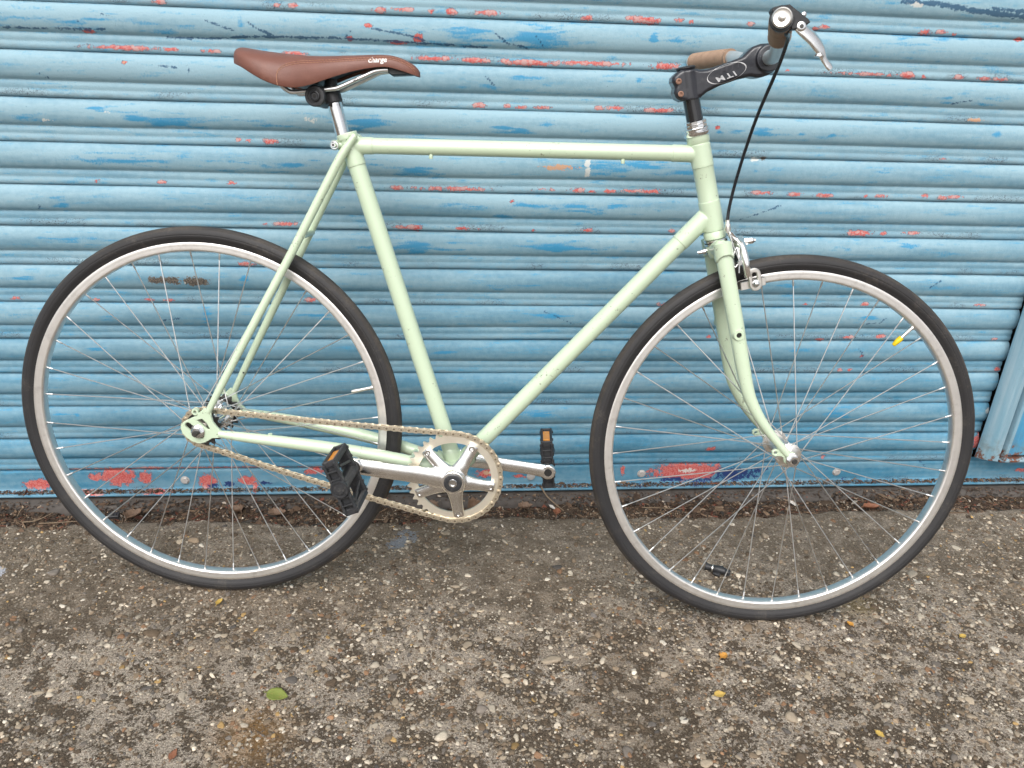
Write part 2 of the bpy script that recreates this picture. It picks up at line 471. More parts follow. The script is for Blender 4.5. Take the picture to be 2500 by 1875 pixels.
('n',-0.497,0.031,0.0114,0.0053,0.9),('n',0.596,0.0299,0.0245,0.0056,1),('n',-0.832,0.0372,0.0127,0.0042,0.7),('n',-0.382,0.0357,0.0133,0.0054,0.8),
('n',0.953,0.0327,0.0051,0.0126,0.6),
]
SCRATCHES = [
(-0.464,0.9421,-0.394,0.9426,0.0016,1),(-0.394,0.9426,-0.318,0.949,0.0017,1),(-0.318,0.949,-0.178,0.9518,0.0016,1),
(-0.178,0.9518,-0.044,0.9491,0.0016,1),(-0.044,0.9491,0.084,0.9453,0.0017,1),(-0.73,0.949,-0.655,0.9497,0.0013,0.85),
(-0.655,0.9497,-0.562,0.9523,0.0013,0.85),(-0.394,0.9715,-0.371,0.9647,0.0022,0.95),(-0.371,0.9647,-0.35,0.9577,0.0023,0.95),
(-0.329,0.9738,-0.309,0.9616,0.0019,1),(-0.309,0.9616,-0.281,0.9509,0.0019,1),(-0.118,0.9696,-0.086,0.9654,0.0017,0.9),
(-0.086,0.9654,-0.044,0.959,0.0016,0.9),(-0.044,0.959,-0.022,0.9518,0.0017,0.9),(-0.605,0.9641,-0.601,0.9566,0.0016,0.9),
(-0.601,0.9566,-0.588,0.9482,0.0015,0.9),(-0.564,0.9756,-0.548,0.9712,0.0016,0.95),(0.83,1.0457,0.901,1.0442,0.0047,1.15),
(0.901,1.0442,0.966,1.0372,0.0046,1.15),(0.966,1.0372,1.014,1.0335,0.0047,1.15),(1.014,1.0335,1.071,1.03,0.0047,1.15),
(1.004,1.0413,1.068,1.0382,0.0031,1.1),(0.1,0.9692,0.126,0.95,0.0017,1),(0.173,0.9663,0.187,0.948,0.0016,0.9),(0.084,0.8976,0.099,0.8841,0.0018,0.9),
(-0.482,0.8983,-0.454,0.8959,0.0013,0.9),(-0.434,0.8998,-0.431,0.8906,0.0013,0.9),(-0.16,0.9563,-0.152,0.9645,0.0016,0.9),
(0.13,0.9528,0.159,0.9457,0.0016,0.9),(-0.683,0.8788,-0.672,0.8712,0.0013,0.85),(0.596,0.6452,0.632,0.6582,0.0016,0.8),
(0.632,0.6582,0.675,0.6753,0.0017,0.8),(0.908,0.3664,0.92,0.3508,0.002,0.9),(0.92,0.3508,0.92,0.341,0.0019,0.9),(1.033,0.508,1.052,0.5218,0.0018,0.9),
(0.913,0.4238,0.931,0.4258,0.0019,0.9),(0.94,0.4258,0.951,0.4372,0.0019,0.9),(0.973,0.8747,1.012,0.8825,0.0014,0.8),
(-0.73,0.6497,-0.734,0.6436,0.0011,0.9),(-0.544,0.4247,-0.512,0.4284,0.0017,0.8),(1.133,0.0725,1.149,0.0587,0.0023,1),
(0.216,0.4472,0.278,0.4204,0.0014,0.8),
]
# ------------------------------------------------------------------ materials of the place
def shutter_paint(name):
    m, nt, b = new_mat(name)
    g = NT(nt)
    p = g.pos()
    m1 = g.n('SeparateColor'); g.put(m1.inputs[0], g.attr('marks_a', 'Color'))
    m2 = g.n('SeparateColor'); g.put(m2.inputs[0], g.attr('marks_b', 'Color'))
    m3 = g.n('SeparateColor'); g.put(m3.inputs[0], g.attr('weather', 'Color'))
    navy_in = g.attr('marks_navy'); lz = g.attr('lath_height')
    red_in, blue_in, scr_in = m1.outputs[0], m1.outputs[1], m1.outputs[2]
    org_in, wht_in, gry_in = m2.outputs[0], m2.outputs[1], m2.outputs[2]
    streak, patch, brush = m3.outputs[0], m3.outputs[1], m3.outputs[2]
    pale_in = g.attr('paleness')
    mid = g.noise(p, 80.0, 3.0, 0.6)
    fine = g.noise(p, 330.0, 3.0, 0.62)
    # top coat: pale blue over a stronger blue, paler towards the top, streaked
    blend = g.math('ADD', pale_in, g.math('MULTIPLY_ADD', streak, 0.58, -0.29))
    blend = g.math('ADD', blend, g.math('MULTIPLY_ADD', mid, 0.6, -0.3), clamp=True)
    base = g.mix(blend, (0.058, 0.212, 0.330), (0.290, 0.447, 0.525))
    base = g.mix(g.step(g.math('MULTIPLY', brush, fine), 0.30, 0.46, 0.0, 0.28), base, (0.11, 0.36, 0.53))
    base = g.mix(g.step(fine, 0.60, 0.72, 0.0, 0.14), base, (0.14, 0.25, 0.32))
    base = g.mix(g.step(fine, 0.36, 0.27, 0.0, 0.18), base, (0.46, 0.55, 0.58))
    # bare stronger blue smears, torn along the brush direction
    bv = g.math('ADD', blue_in, g.math('MULTIPLY_ADD', brush, 1.25, -0.62))
    bv = g.math('ADD', bv, g.math('MULTIPLY_ADD', fine, 0.9, -0.45))
    base = g.mix(g.step(bv, 0.30, 0.95, 0.0, 0.85), base, (0.035, 0.280, 0.510))
    # grime on the bead
    grime = g.math('MULTIPLY', g.step(lz, 0.24, 0.03), g.step(g.math('MULTIPLY_ADD', patch, 0.5, mid), 0.55, 0.95))
    base = g.mix(g.math('MULTIPLY', grime, 0.40), base, (0.15, 0.19, 0.21))
    # crackle outlines on the bead
    band = g.math('MULTIPLY', g.step(lz, 0.235, 0.17), g.step(lz, 0.02, 0.05))
    wob = g.n('VectorMath', operation='MULTIPLY_ADD'); g.put(wob.inputs[0], p); wob.inputs[1].default_value = (0.8, 1.0, 1.5)
    g.put(wob.inputs[2], g.math('MULTIPLY', mid, 0.05))
    crk = g.vor(wob.outputs[0], 120.0, 'DISTANCE_TO_EDGE')
    cm = g.math('MULTIPLY', g.math('MULTIPLY', band, g.step(patch, 0.60, 0.78)), g.math('MULTIPLY', g.step(crk, 0.075, 0.03), g.step(fine, 0.40, 0.50)))
    base = g.mix(g.math('MULTIPLY', cm, 0.85), base, (0.050, 0.055, 0.070))
    # chips down to the old red coat, with a dark broken rim
    ch_n = g.math('ADD', g.math('MULTIPLY_ADD', mid, 2.1, -1.05), g.math('MULTIPLY_ADD', fine, 1.7, -0.85))
    gated = lambda v: g.math('ADD', v, g.math('MULTIPLY', ch_n, g.step(v, 0.02, 0.30)))
    auto = g.math('MULTIPLY', band, g.step(patch, 0.70, 1.0, 0.0, 0.12))
    rv = gated(g.math('MAXIMUM', red_in, auto))
    rim = g.step(rv, 0.36, 0.42)
    red = g.step(rv, 0.50, 0.55)
    base = g.mix(g.math('MULTIPLY', rim, g.step(mid, 0.36, 0.56, 0.15, 0.85)), base, (0.060, 0.075, 0.115))
    redc = g.mix(g.step(fine, 0.40, 0.60), (0.50, 0.080, 0.075), (0.58, 0.20, 0.18))
    redc = g.mix(g.math('MULTIPLY', g.step(mid, 0.48, 0.62), g.math('MULTIPLY', band, 0.8)), redc, (0.50, 0.36, 0.35))
    base = g.mix(red, base, redc)
    base = g.mix(g.step(gated(org_in), 0.52, 0.58), base, (0.54, 0.33, 0.22))
    base = g.mix(g.step(gated(gry_in), 0.44, 0.50), base, g.mix(g.step(fine, 0.35, 0.65), (0.06, 0.055, 0.05), (0.20, 0.17, 0.14)))
    base = g.mix(g.step(gated(navy_in), 0.44, 0.52), base, (0.022, 0.045, 0.150))
    sm = g.step(gated(scr_in), 0.50, 0.80)
    base = g.mix(g.math('MULTIPLY', sm, 0.85), base, (0.025, 0.085, 0.17))
    wm = g.step(gated(wht_in), 0.50, 0.62)
    base = g.mix(g.math('MULTIPLY', wm, 0.85), base, (0.64, 0.64, 0.60))
    # specks of dirt
    base = g.mix(g.step(g.math('ADD', fine, g.math('MULTIPLY', mid, 0.35)), 0.905, 0.935, 0.0, 0.55), base, (0.07, 0.09, 0.11))
    nt.links.new(base, b.inputs['Base Color'])
    ro = g.math('MULTIPLY_ADD', streak, 0.22, 0.46)
    nt.links.new(g.math('ADD', ro, g.math('MULTIPLY', red, 0.2), clamp=True), b.inputs['Roughness'])
    b.inputs['Specular IOR Level'].default_value = 0.28
    h = g.math('SUBTRACT', g.math('ADD', fine, mid), g.math('MULTIPLY', rim, 0.5))
    nt.links.new(g.bump(h, 0.32, 0.0012), b.inputs['Normal'])
    return m

M['shutter'] = shutter_paint('weathered_blue_paint')

def rust_paint(name, c0, c1, zr=None):
    m, nt, b = new_mat(name); g = NT(nt); p = g.pos()
    st = g.noise(g.scale(p, (26.0, 26.0, 2.0)), 1.6, 6.0, 0.6)
    fine = g.noise(p, 240.0, 5.0, 0.65); mid = g.noise(p, 46.0, 5.0, 0.65)
    c = g.mix(g.step(st, 0.3, 0.72), c0, c1)
    c = g.mix(g.step(fine, 0.60, 0.78, 0.0, 0.4), c, (0.06, 0.10, 0.13))
    zz = g.n('SeparateXYZ'); g.put(zz.inputs[0], p)
    low = g.step(zz.outputs[2], 0.19, 0.10)
    gr = g.math('MULTIPLY', low, g.step(mid, 0.40, 0.62))
    c = g.mix(g.math('MULTIPLY', gr, 0.7), c, (0.16, 0.15, 0.10))
    rs = g.step(g.math('ADD', mid, g.math('MULTIPLY', g.step(zz.outputs[2], 0.16, 0.105), 0.22)), 0.70, 0.76)
    c = g.mix(rs, c, g.mix(fine, (0.10, 0.035, 0.025), (0.25, 0.11, 0.07)))
    nt.links.new(c, b.inputs['Base Color'])
    nt.links.new(g.math('MULTIPLY_ADD', mid, 0.3, 0.32), b.inputs['Roughness'])
    nt.links.new(g.bump(g.math('ADD', fine, mid), 0.5, 0.0012), b.inputs['Normal'])
    return m
M['rail_paint'] = rust_paint('guide_rail_paint', (0.19, 0.36, 0.46), (0.36, 0.49, 0.56))
M['post_paint'] = rust_paint('post_paint', (0.045, 0.27, 0.50), (0.13, 0.36, 0.50))

def concrete(name):
    m, nt, b = new_mat(name); g = NT(nt); p = g.pos()
    a = g.n('SeparateColor'); g.put(a.inputs[0], g.attr('wear', 'Color'))
    big, mid, near = a.outputs[0], a.outputs[1], a.outputs[2]
    fine = g.noise(p, 480.0, 2.0, 0.7); fin2 = g.noise(p, 170.0, 4.0, 0.7)
    paste = g.mix(g.step(fine, 0.38, 0.62), (0.190, 0.152, 0.117), (0.47, 0.41, 0.34))
    paste = g.mix(g.step(big, 0.40, 0.75, 0.0, 0.55), paste, g.mix(g.step(fin2, 0.4, 0.6), (0.117, 0.083, 0.054), (0.25, 0.192, 0.134)))
    # moss and soil sitting in the worn hollows
    sel = g.math('ADD', mid, g.math('MULTIPLY_ADD', fin2, 1.5, -0.75))
    dk = g.math('MULTIPLY', g.step(sel, 0.45, 0.56), g.math('MULTIPLY_ADD', near, -0.40, 0.95))
    c = g.mix(dk, paste, g.mix(g.step(fine, 0.35, 0.65), (0.034, 0.024, 0.016), (0.10, 0.073, 0.048)))
    c = g.mix(g.math('MULTIPLY', near, 0.5), c, g.mix(g.step(fin2, 0.38, 0.62), (0.083, 0.062, 0.041), (0.215, 0.170, 0.120)))
    # small stones that sit flush in the paste
    vn = g.n('TexVoronoi'); g.put(vn.inputs['Vector'], p); vn.inputs['Scale'].default_value = 170.0
    sv = g.n('SeparateColor'); g.put(sv.inputs[0], vn.outputs['Color'])
    isst = g.math('MULTIPLY', g.step(sv.outputs[0], 0.48, 0.50), g.step(g.math('MULTIPLY_ADD', fin2, 0.3, vn.outputs['Distance']), 0.60, 0.50))
    stc = g.mix(sv.outputs[1], (0.10, 0.074, 0.048), (0.46, 0.40, 0.32))
    c = g.mix(g.math('MULTIPLY', isst, 0.8), c, stc)
    # spilt grey-blue paint and a rusty stain
    def blob(x, y, r, soft, nz, amt):
        dv = g.n('VectorMath', operation='DISTANCE'); g.put(dv.inputs[0], p); dv.inputs[1].default_value = (x, y, 0)
        return g.step(g.math('ADD', g.math('DIVIDE', dv.outputs['Value'], r), g.math('MULTIPLY_ADD', nz, amt, -amt / 2)), 1.0 + soft, 1.0 - soft)
    pt = g.math('MAXIMUM', blob(-0.068, -0.160, 0.022, 0.06, fin2, 2.6), blob(-0.088, -0.185, 0.019, 0.06, fin2, 2.8))
    c = g.mix(g.math('MULTIPLY', pt, 0.75), c, (0.25, 0.28, 0.32))
    c = g.mix(g.math('MULTIPLY', blob(-0.843, -0.25, 0.016, 0.06, fin2, 2.4), 0.9), c, (0.45, 0.46, 0.50))
    c = g.mix(g.math('MULTIPLY', blob(-0.285, -0.655, 0.05, 0.8, fin2, 2.4), 0.5), c, (0.30, 0.16, 0.05))
    c = g.mix(g.math('MULTIPLY', blob(0.80, -0.40, 0.035, 0.6, fin2, 2.0), 0.35), c, (0.30, 0.21, 0.06))
    nt.links.new(c, b.inputs['Base Color'])
    b.inputs['Roughness'].default_value = 0.9
    b.inputs['Specular IOR Level'].default_value = 0.25
    h = g.math('SUBTRACT', g.math('MULTIPLY', fin2, 1.6), g.math('MULTIPLY', dk, 0.8))
    nt.links.new(g.bump(h, 1.0, 0.0045), b.inputs['Normal'])
    return m
M['concrete'] = concrete('exposed_aggregate_concrete')

def vcol(name, rough=0.75, bscale=500.0, var=0.35):
    m, nt, b = new_mat(name); g = NT(nt); p = g.pos()
    c = g.attr('tint', 'Color')
    nz = g.noise(p, 330.0, 5.0, 0.7)
    nt.links.new(g.mix(1.0, c, g.math('MULTIPLY_ADD', nz, 2 * var, 1.0 - var), 'MULTIPLY'), b.inputs['Base Color'])
    b.inputs['Roughness'].default_value = rough
    b.inputs['Specular IOR Level'].default_value = 0.35
    nt.links.new(g.bump(g.noise(p, bscale, 4.0), 0.5, 0.001), b.inputs['Normal'])
    return m
M['pebble'] = vcol('pebble_stone')
M['debris'] = vcol('dry_debris', 0.9)
M['soil'] = simple('soil', (0.060, 0.043, 0.031), 0.95, var=0.5, vscale=160, bump=1.0, bscale=260, spec=0.15, dirt=(0.16, 0.125, 0.095), dirt_amt=0.5, dscale=90)
M['sill'] = simple('sill_concrete', (0.090, 0.080, 0.073), 0.9, var=0.35, vscale=60, bump=0.8, bscale=240, spec=0.2, dirt=(0.042, 0.032, 0.024), dirt_amt=0.85, dscale=38)
M['render_wall'] = simple('wall_render', (0.30, 0.29, 0.27), 0.9, var=0.25, vscale=12, bump=0.4, bscale=120, spec=0.2)
M['bolt_zinc'] = simple('zinc_bolt', (0.52, 0.50, 0.48), 0.55, 0.25, var=0.25, vscale=200, dirt=(0.2, 0.1, 0.06), dirt_amt=0.5, dscale=160)

# ------------------------------------------------------------------ roller shutter
PITCH, ZBASE = 0.0762, 0.0767
XL, XR = -2.6, 1.2545
prof = [(0.0000, -0.0035), (0.0003, 0.0015), (0.0012, 0.0042), (0.0030, 0.0060), (0.0052, 0.0068), (0.0078, 0.0070), (0.0102, 0.0066), (0.0122, 0.0059),
        (0.0138, 0.0054), (0.0152, 0.0053), (0.0166, 0.0055), (0.0185, 0.0058), (0.0208, 0.0060), (0.0232, 0.0057), (0.0252, 0.0051), (0.0268, 0.0044), (0.0280, 0.0041), (0.0292, 0.0042)]
_a0, _a1, _zc = 0.0292, 0.0748, 0.0520
for k in range(1, 21):
    z = _a0 + (_a1 - _a0) * k / 20
    t = (z - _zc) / ((_a1 - _a0) / 2)
    t = max(-1, min(1, t))
    o = 0.0042 + 0.0122 * math.sqrt(max(0.0, 1 - 0.93 * t * t)) - 0.0032
    prof.append((z, o))
prof += [(0.0768, -0.0010), (0.0785, -0.0060)]
prof = np.array(prof)
def xgrid(x0, x1, f0, f1, fine, coarse):
    return np.unique(np.round(np.concatenate([np.arange(x0, f0, coarse), np.arange(f0, f1, fine), np.arange(f1, x1, coarse), [x1]]), 5))
XS_F = xgrid(XL, XR, -1.08, XR - 0.002, 0.0040, 0.08)
XS_C = xgrid(XL, XR, 0.0, 0.0, 1.0, 0.05)

def mark_fields(X, Z):
    out = {k: np.zeros(X.shape) for k in 'rbsowgn'}
    zmin, zmax = Z.min(), Z.max()
    for k, x, z, rx, rz, s in MARKS:
        rx = max(rx, 0.004); rz = max(rz, 0.0028)
        if k == 'r':
            s *= 1.4 if rz > 0.006 else 1.0
        if k == 'n':
            s *= 0.85
        if z + 3 * rz < zmin or z - 3 * rz > zmax:
            continue
        d = ((X - x) / rx) ** 2 + ((Z - z) / rz) ** 2
        np.maximum(out[k], s * np.exp(-0.69 * d), out[k])
    for x0, z0, x1, z1, w, s in SCRATCHES:
        w = max(w, 0.0022)
        if max(z0, z1) + 4 * w < zmin or min(z0, z1) - 4 * w > zmax:
            continue
        dx, dz = x1 - x0, z1 - z0
        t = np.clip(((X - x0) * dx + (Z - z0) * dz) / (dx * dx + dz * dz), 0, 1)
        d = ((X - x0 - t * dx) ** 2 + (Z - z0 - t * dz) ** 2) / (w * w)
        np.maximum(out['s'], s * np.exp(-0.69 * d), out['s'])
    return out

def lath_sheet(name, xs, pts, z0, wav, parent, seed, lh):
    """sweep a profile (z, outward) along x; pts in local z"""
    n, k = len(xs), len(pts)
    X = np.repeat(xs[:, None], k, 1); Zl = np.repeat(pts[None, :, 0], n, 0); O = np.repeat(pts[None, :, 1], n, 0)
    w1 = (vnoise(X * 2.3 + seed * 7.1, X * 0 + seed, 3) - 0.5) * 0.0022 + (vnoise(X * 9 + seed, Zl * 25, 5) - 0.5) * 0.0011
    w2 = (vnoise(X * 3.1 + seed * 3.3, X * 0 + seed, 9) - 0.5) * 0.0022
    V = np.stack([X, -(O + w1 * wav), Zl + w2 * wav], -1).reshape(-1, 3)
    idx = np.arange(n * k).reshape(n, k)
    F = np.stack([idx[:-1, :-1], idx[1:, :-1], idx[1:, 1:], idx[:-1, 1:]], -1).reshape(-1, 4)
    mf = mark_fields(X, Zl + z0)
    one = np.ones(X.shape)
    at = {'marks_a': ('FLOAT_COLOR', np.stack([mf['r'], mf['b'], mf['s'], one], -1)),
          'marks_b': ('FLOAT_COLOR', np.stack([mf['o'], mf['w'], mf['g'], one], -1)),
          'marks_navy': ('FLOAT', mf['n']),
          'lath_height': ('FLOAT', lh(Zl)),
          'weather': ('FLOAT_COLOR', np.stack([fbm(X * 5 + seed * 3, (Zl + z0) * 55, 101, 4, 0.6), fbm(X * 11, (Zl + z0) * 22, 131, 3), fbm(X * 26 + seed, (Zl + z0) * 210, 151, 3, 0.6), one], -1)),
          'paleness': ('FLOAT', 0.22 + 0.72 * np.clip((Zl + z0 - 0.02) / 0.8, 0, 1))}  # mix from stronger to paler blue with height
    me = big_mesh(name, V, F, at)
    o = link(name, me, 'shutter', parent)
    o.location = (0, 0, z0)
    return o

shutter = empty('roller_shutter')
tag(shutter, 'closed roller shutter of weathered pale blue steel slats with red paint chips', 'shutter')
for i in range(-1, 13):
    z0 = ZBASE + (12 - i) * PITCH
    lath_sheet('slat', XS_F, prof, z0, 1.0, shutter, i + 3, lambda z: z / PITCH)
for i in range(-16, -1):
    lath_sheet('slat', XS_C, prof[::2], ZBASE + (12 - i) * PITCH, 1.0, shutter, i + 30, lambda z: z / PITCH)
# bottom rail: flat face with a foot that stands out towards the pavement
XS_B = xgrid(XL, 1.9, -1.08, 1.5, 0.0040, 0.08)
rail_prof = np.array([(0.0170, -0.004), (0.0172, 0.0195), (0.0180, 0.0212), (0.0200, 0.0222), (0.0222, 0.0218), (0.0238, 0.0200), (0.0246, 0.0160), (0.0252, 0.0110), (0.0258, 0.0070), (0.0268, 0.0048),
                      (0.0290, 0.0040), (0.0320, 0.0038), (0.035, 0.0038), (0.038, 0.0038), (0.041, 0.0038), (0.044, 0.0038), (0.047, 0.0038), (0.050, 0.0038), (0.053, 0.0038), (0.056, 0.0038), (0.059, 0.0038), (0.062, 0.0038),
                      (0.065, 0.0038), (0.068, 0.0038), (0.0705, 0.0036), (0.0722, 0.0028), (0.0735, 0.0008), (0.0745, -0.0035), (0.0790, -0.006)])
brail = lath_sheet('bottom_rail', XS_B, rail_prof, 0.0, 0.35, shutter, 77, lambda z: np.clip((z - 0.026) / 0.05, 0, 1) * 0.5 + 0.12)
for bx, bz in ((-0.5546, 0.0468), (0.4632, 0.0496), (0.9311, 0.0478), (0.2073, 0.0455), (-1.35, 0.047)):
    mb = MB()
    mb.lathe([(0, 0.0098), (0.0012, 0.0098), (0.0015, 0.0090)], (bx, -0.0036, bz), (0, -1, 0), 20)
    mb.lathe([(0.0, 0.0082), (0.0028, 0.0082), (0.0036, 0.0068)], (bx, -0.0048, bz), (0, -1, 0), 6)
    build('bolt', mb, 'bolt_zinc', brail, 30)

# ------------------------------------------------------------------ guide rail and post on the right
def sweep(name, pts, z0, z1, mat, parent=None, th=0.003):
    """folded sheet-metal section: pts (x, y) polyline with a thickness, swept upwards"""
    P = [Vector((a, b)) for a, b in pts]
    nr = []
    for i in range(len(P)):
        d = (P[min(i + 1, len(P) - 1)] - P[max(i - 1, 0)]).normalized()
        nr.append(Vector((-d.y, d.x)) * th)
    ring = P + [P[i] + nr[i] for i in reversed(range(len(P)))]
    zs = np.linspace(z0, z1, 24)
    rings = []
    for q, z in enumerate(zs):
        jx = 0.0008 * math.sin(z * 9.0)
        rings.append([Vector((p.x + jx, p.y, z + (0.003 * math.sin(p.x * 160) if q == 0 else 0))) for p in ring])
    mb = MB().loft(rings)
    return build(name, mb, mat, parent, 35)
mb = MB(); mb.box((-0.6, 0.16, 1.2), (2.2, 0, 0), (0, 0.01, 0), (0, 0, 1.25))
tag(build('backing_board', mb, 'soil'), kind='structure')  # dark board added behind the slats to stop sky light leaking through
rail = empty('guide_rail')
tag(rail, 'pale blue steel guide rail at the right end of the roller shutter', 'guide rail')
sweep('channel', [(1.262, -0.020), (1.2455, -0.0250), (1.2440, -0.0280), (1.2450, -0.0330), (1.2610, -0.0540), (1.2655, -0.0560), (1.2860, -0.0510), (1.2885, -0.0480), (1.2885, 0.004)], 0.103, 2.35, 'rail_paint', rail)
sweep('edge_strip', [(1.2965, 0.002), (1.2965, -0.0485), (1.2985, -0.0520), (1.3050, -0.0520), (1.3070, -0.0490), (1.3070, 0.002)], 0.100, 2.35, 'rail_paint', rail, 0.002)
post = empty('door_post')
tag(post, 'bright blue painted steel door post beside the guide rail', 'door post')
sweep('panel', [(1.3085, 0.0), (1.3085, -0.030), (1.3130, -0.0375), (1.3400, -0.0390), (1.62, -0.0390), (1.62, 0.10)], 0.108, 2.35, 'post_paint', post)
build('foot_plate', MB().box((1.465, -0.026, 0.0985), (0.170, 0, 0), (0, 0.022, 0), (0, 0, 0.0035), 0.001), 'rail_paint', post)
mb = MB(); mb.box((2.9, 0.05, 1.2), (1.278, 0, 0), (0, 0.06, 0), (0, 0, 1.23), 0.004)
tag(build('wall', mb, 'render_wall'), 'plain grey rendered wall to the right of the blue post', 'wall')
mb = MB(); mb.box((-3.63, 0.02, 1.2), (1.028, 0, 0), (0, 0.06, 0), (0, 0, 1.23), 0.004)
tag(build('wall', mb, 'render_wall'), 'plain grey rendered wall at the left end of the roller shutter', 'wall')

# ------------------------------------------------------------------ sill, gutter, slab
def surf(name, xs, ys, zf, mat, kind='structure'):
    X, Y = np.meshgrid(xs, ys, indexing='ij')
    Z = zf(X, Y)
    V = np.stack([X, Y, Z], -1).reshape(-1, 3)
    n, k = X.shape
    idx = np.arange(n * k).reshape(n, k)
    F = np.stack([idx[:-1, :-1], idx[1:, :-1], idx[1:, 1:], idx[:-1, 1:]], -1).reshape(-1, 4)
    o = link(name, big_mesh(name, V, F), mat)
    return tag(o, kind=kind)

gx = xgrid(-4.6, 4.6, -1.1, 1.6, 0.006, 0.15)
# sill: top, rounded nose, front face
sp = np.array([(0.10, 0.012), (0.0, 0.0115), (-0.020, 0.0110), (-0.032, 0.0095), (-0.040, 0.0065), (-0.0455, 0.0015), (-0.0475, -0.005), (-0.048, -0.03)])
X = np.repeat(gx[:, None], len(sp), 1)
Y = np.repeat(sp[None, :, 0], len(gx), 0) + (vnoise(X * 6, X * 0, 21) - 0.5) * 0.007 + (vnoise(X * 30, X * 0, 22) - 0.5) * 0.003
Z = np.repeat(sp[None, :, 1], len(gx), 0) + (vnoise(X * 25, Y * 90, 23) - 0.5) * 0.0028
idx = np.arange(X.size).reshape(X.shape)
F = np.stack([idx[:-1, :-1], idx[:-1, 1:], idx[1:, 1:], idx[1:, :-1]], -1).reshape(-1, 4)
tag(link('door_sill', big_mesh('door_sill', np.stack([X, Y, Z], -1).reshape(-1, 3), F), 'sill'), kind='structure')

EDGE = np.array([(-4.6, -0.095), (-1.2, -0.098), (-0.9076, -0.0965), (-0.8274, -0.0946), (-0.7458, -0.0941), (-0.6624, -0.0955), (-0.5651, -0.0876), (-0.4466, -0.088), (-0.3413, -0.1029), (-0.2365, -0.1157), (-0.0643, -0.102), (0.1133, -0.0979), (0.294, -0.100),
                 (0.3852, -0.1025), (0.5702, -0.1046), (0.7595, -0.1036), (0.9188, -0.092), (1.1082, -0.0874), (1.2559, -0.0914), (1.3529, -0.0973), (4.6, -0.095)])
def edge_y(x):
    return np.interp(x, EDGE[:, 0], EDGE[:, 1]) + (vnoise(x * 26, x * 0, 31) - 0.5) * 0.012 + (vnoise(x * 85, x * 0, 32) - 0.5) * 0.006
def soil_z(X, Y):
    return -0.006 + (vnoise(X * 14, Y * 20, 41) - 0.5) * 0.010 + (vnoise(X * 60, Y * 60, 42) - 0.5) * 0.006 + (vnoise(X * 170, Y * 170, 43) - 0.5) * 0.003
surf('gutter_soil', gx, np.arange(-0.135, -0.030, 0.004), soil_z, 'soil')

# the slab: one sheet to the horizon, fine where one can see its grain; its first rows follow the broken edge
def slab_z(X, Y):
    blend = np.clip((Y + 1.4) / 0.4, 0, 1)
    return blend * ((vnoise(X * 7, Y * 7, 51) - 0.5) * 0.003 + (vnoise(X * 60, Y * 60, 52) - 0.5) * 0.0020 + (vnoise(X * 150, Y * 150, 53) - 0.5) * 0.0014)
sx = np.unique(np.concatenate([[-60, -25, -10, -5], gx, [5, 10, 25, 60]]))
ys = np.concatenate([np.arange(0, 0.90, 0.006), np.arange(0.90, 3.0, 0.10), [4, 6, 10, 20, 40, 80]])
X, Y = np.meshgrid(sx, ys, indexing='ij')
ey_ = edge_y(X[:, 0])[:, None]
Yw = ey_ * np.exp(-Y / 0.05) - Y + (-0.097) * (1 - np.exp(-Y / 0.05))
Z = slab_z(X, Yw) - 0.004 * np.exp(-Y / 0.006)
# a first row hangs down as the slab's broken face
X = np.concatenate([X[:, :1], X], 1); Yw = np.concatenate([Yw[:, :1] + 0.003, Yw], 1); Z = np.concatenate([Z[:, :1] - 0.03, Z], 1)
idx = np.arange(X.size).reshape(X.shape)
F = np.stack([idx[:-1, :-1], idx[:-1, 1:], idx[1:, 1:], idx[1:, :-1]], -1).reshape(-1, 4)
nr_ = np.clip((Yw + 0.48) / 0.24, 0, 1) * 0.8 + 0.2 * fbm(X * 2, Yw * 2, 91)
wear = np.stack([fbm(X * 3.2, Yw * 3.2, 81, 4), fbm(X * 40, Yw * 46, 85, 3, 0.6) * 0.82 + fbm(X * 2.3, Yw * 2.3, 88, 2) * 0.22 - 0.02, nr_, np.ones(X.shape)], -1)
tag(link('pavement', big_mesh('pavement', np.stack([X, Yw, Z], -1).reshape(-1, 3), F, {'wear': ('FLOAT_COLOR', wear)}), 'concrete'), kind='structure')

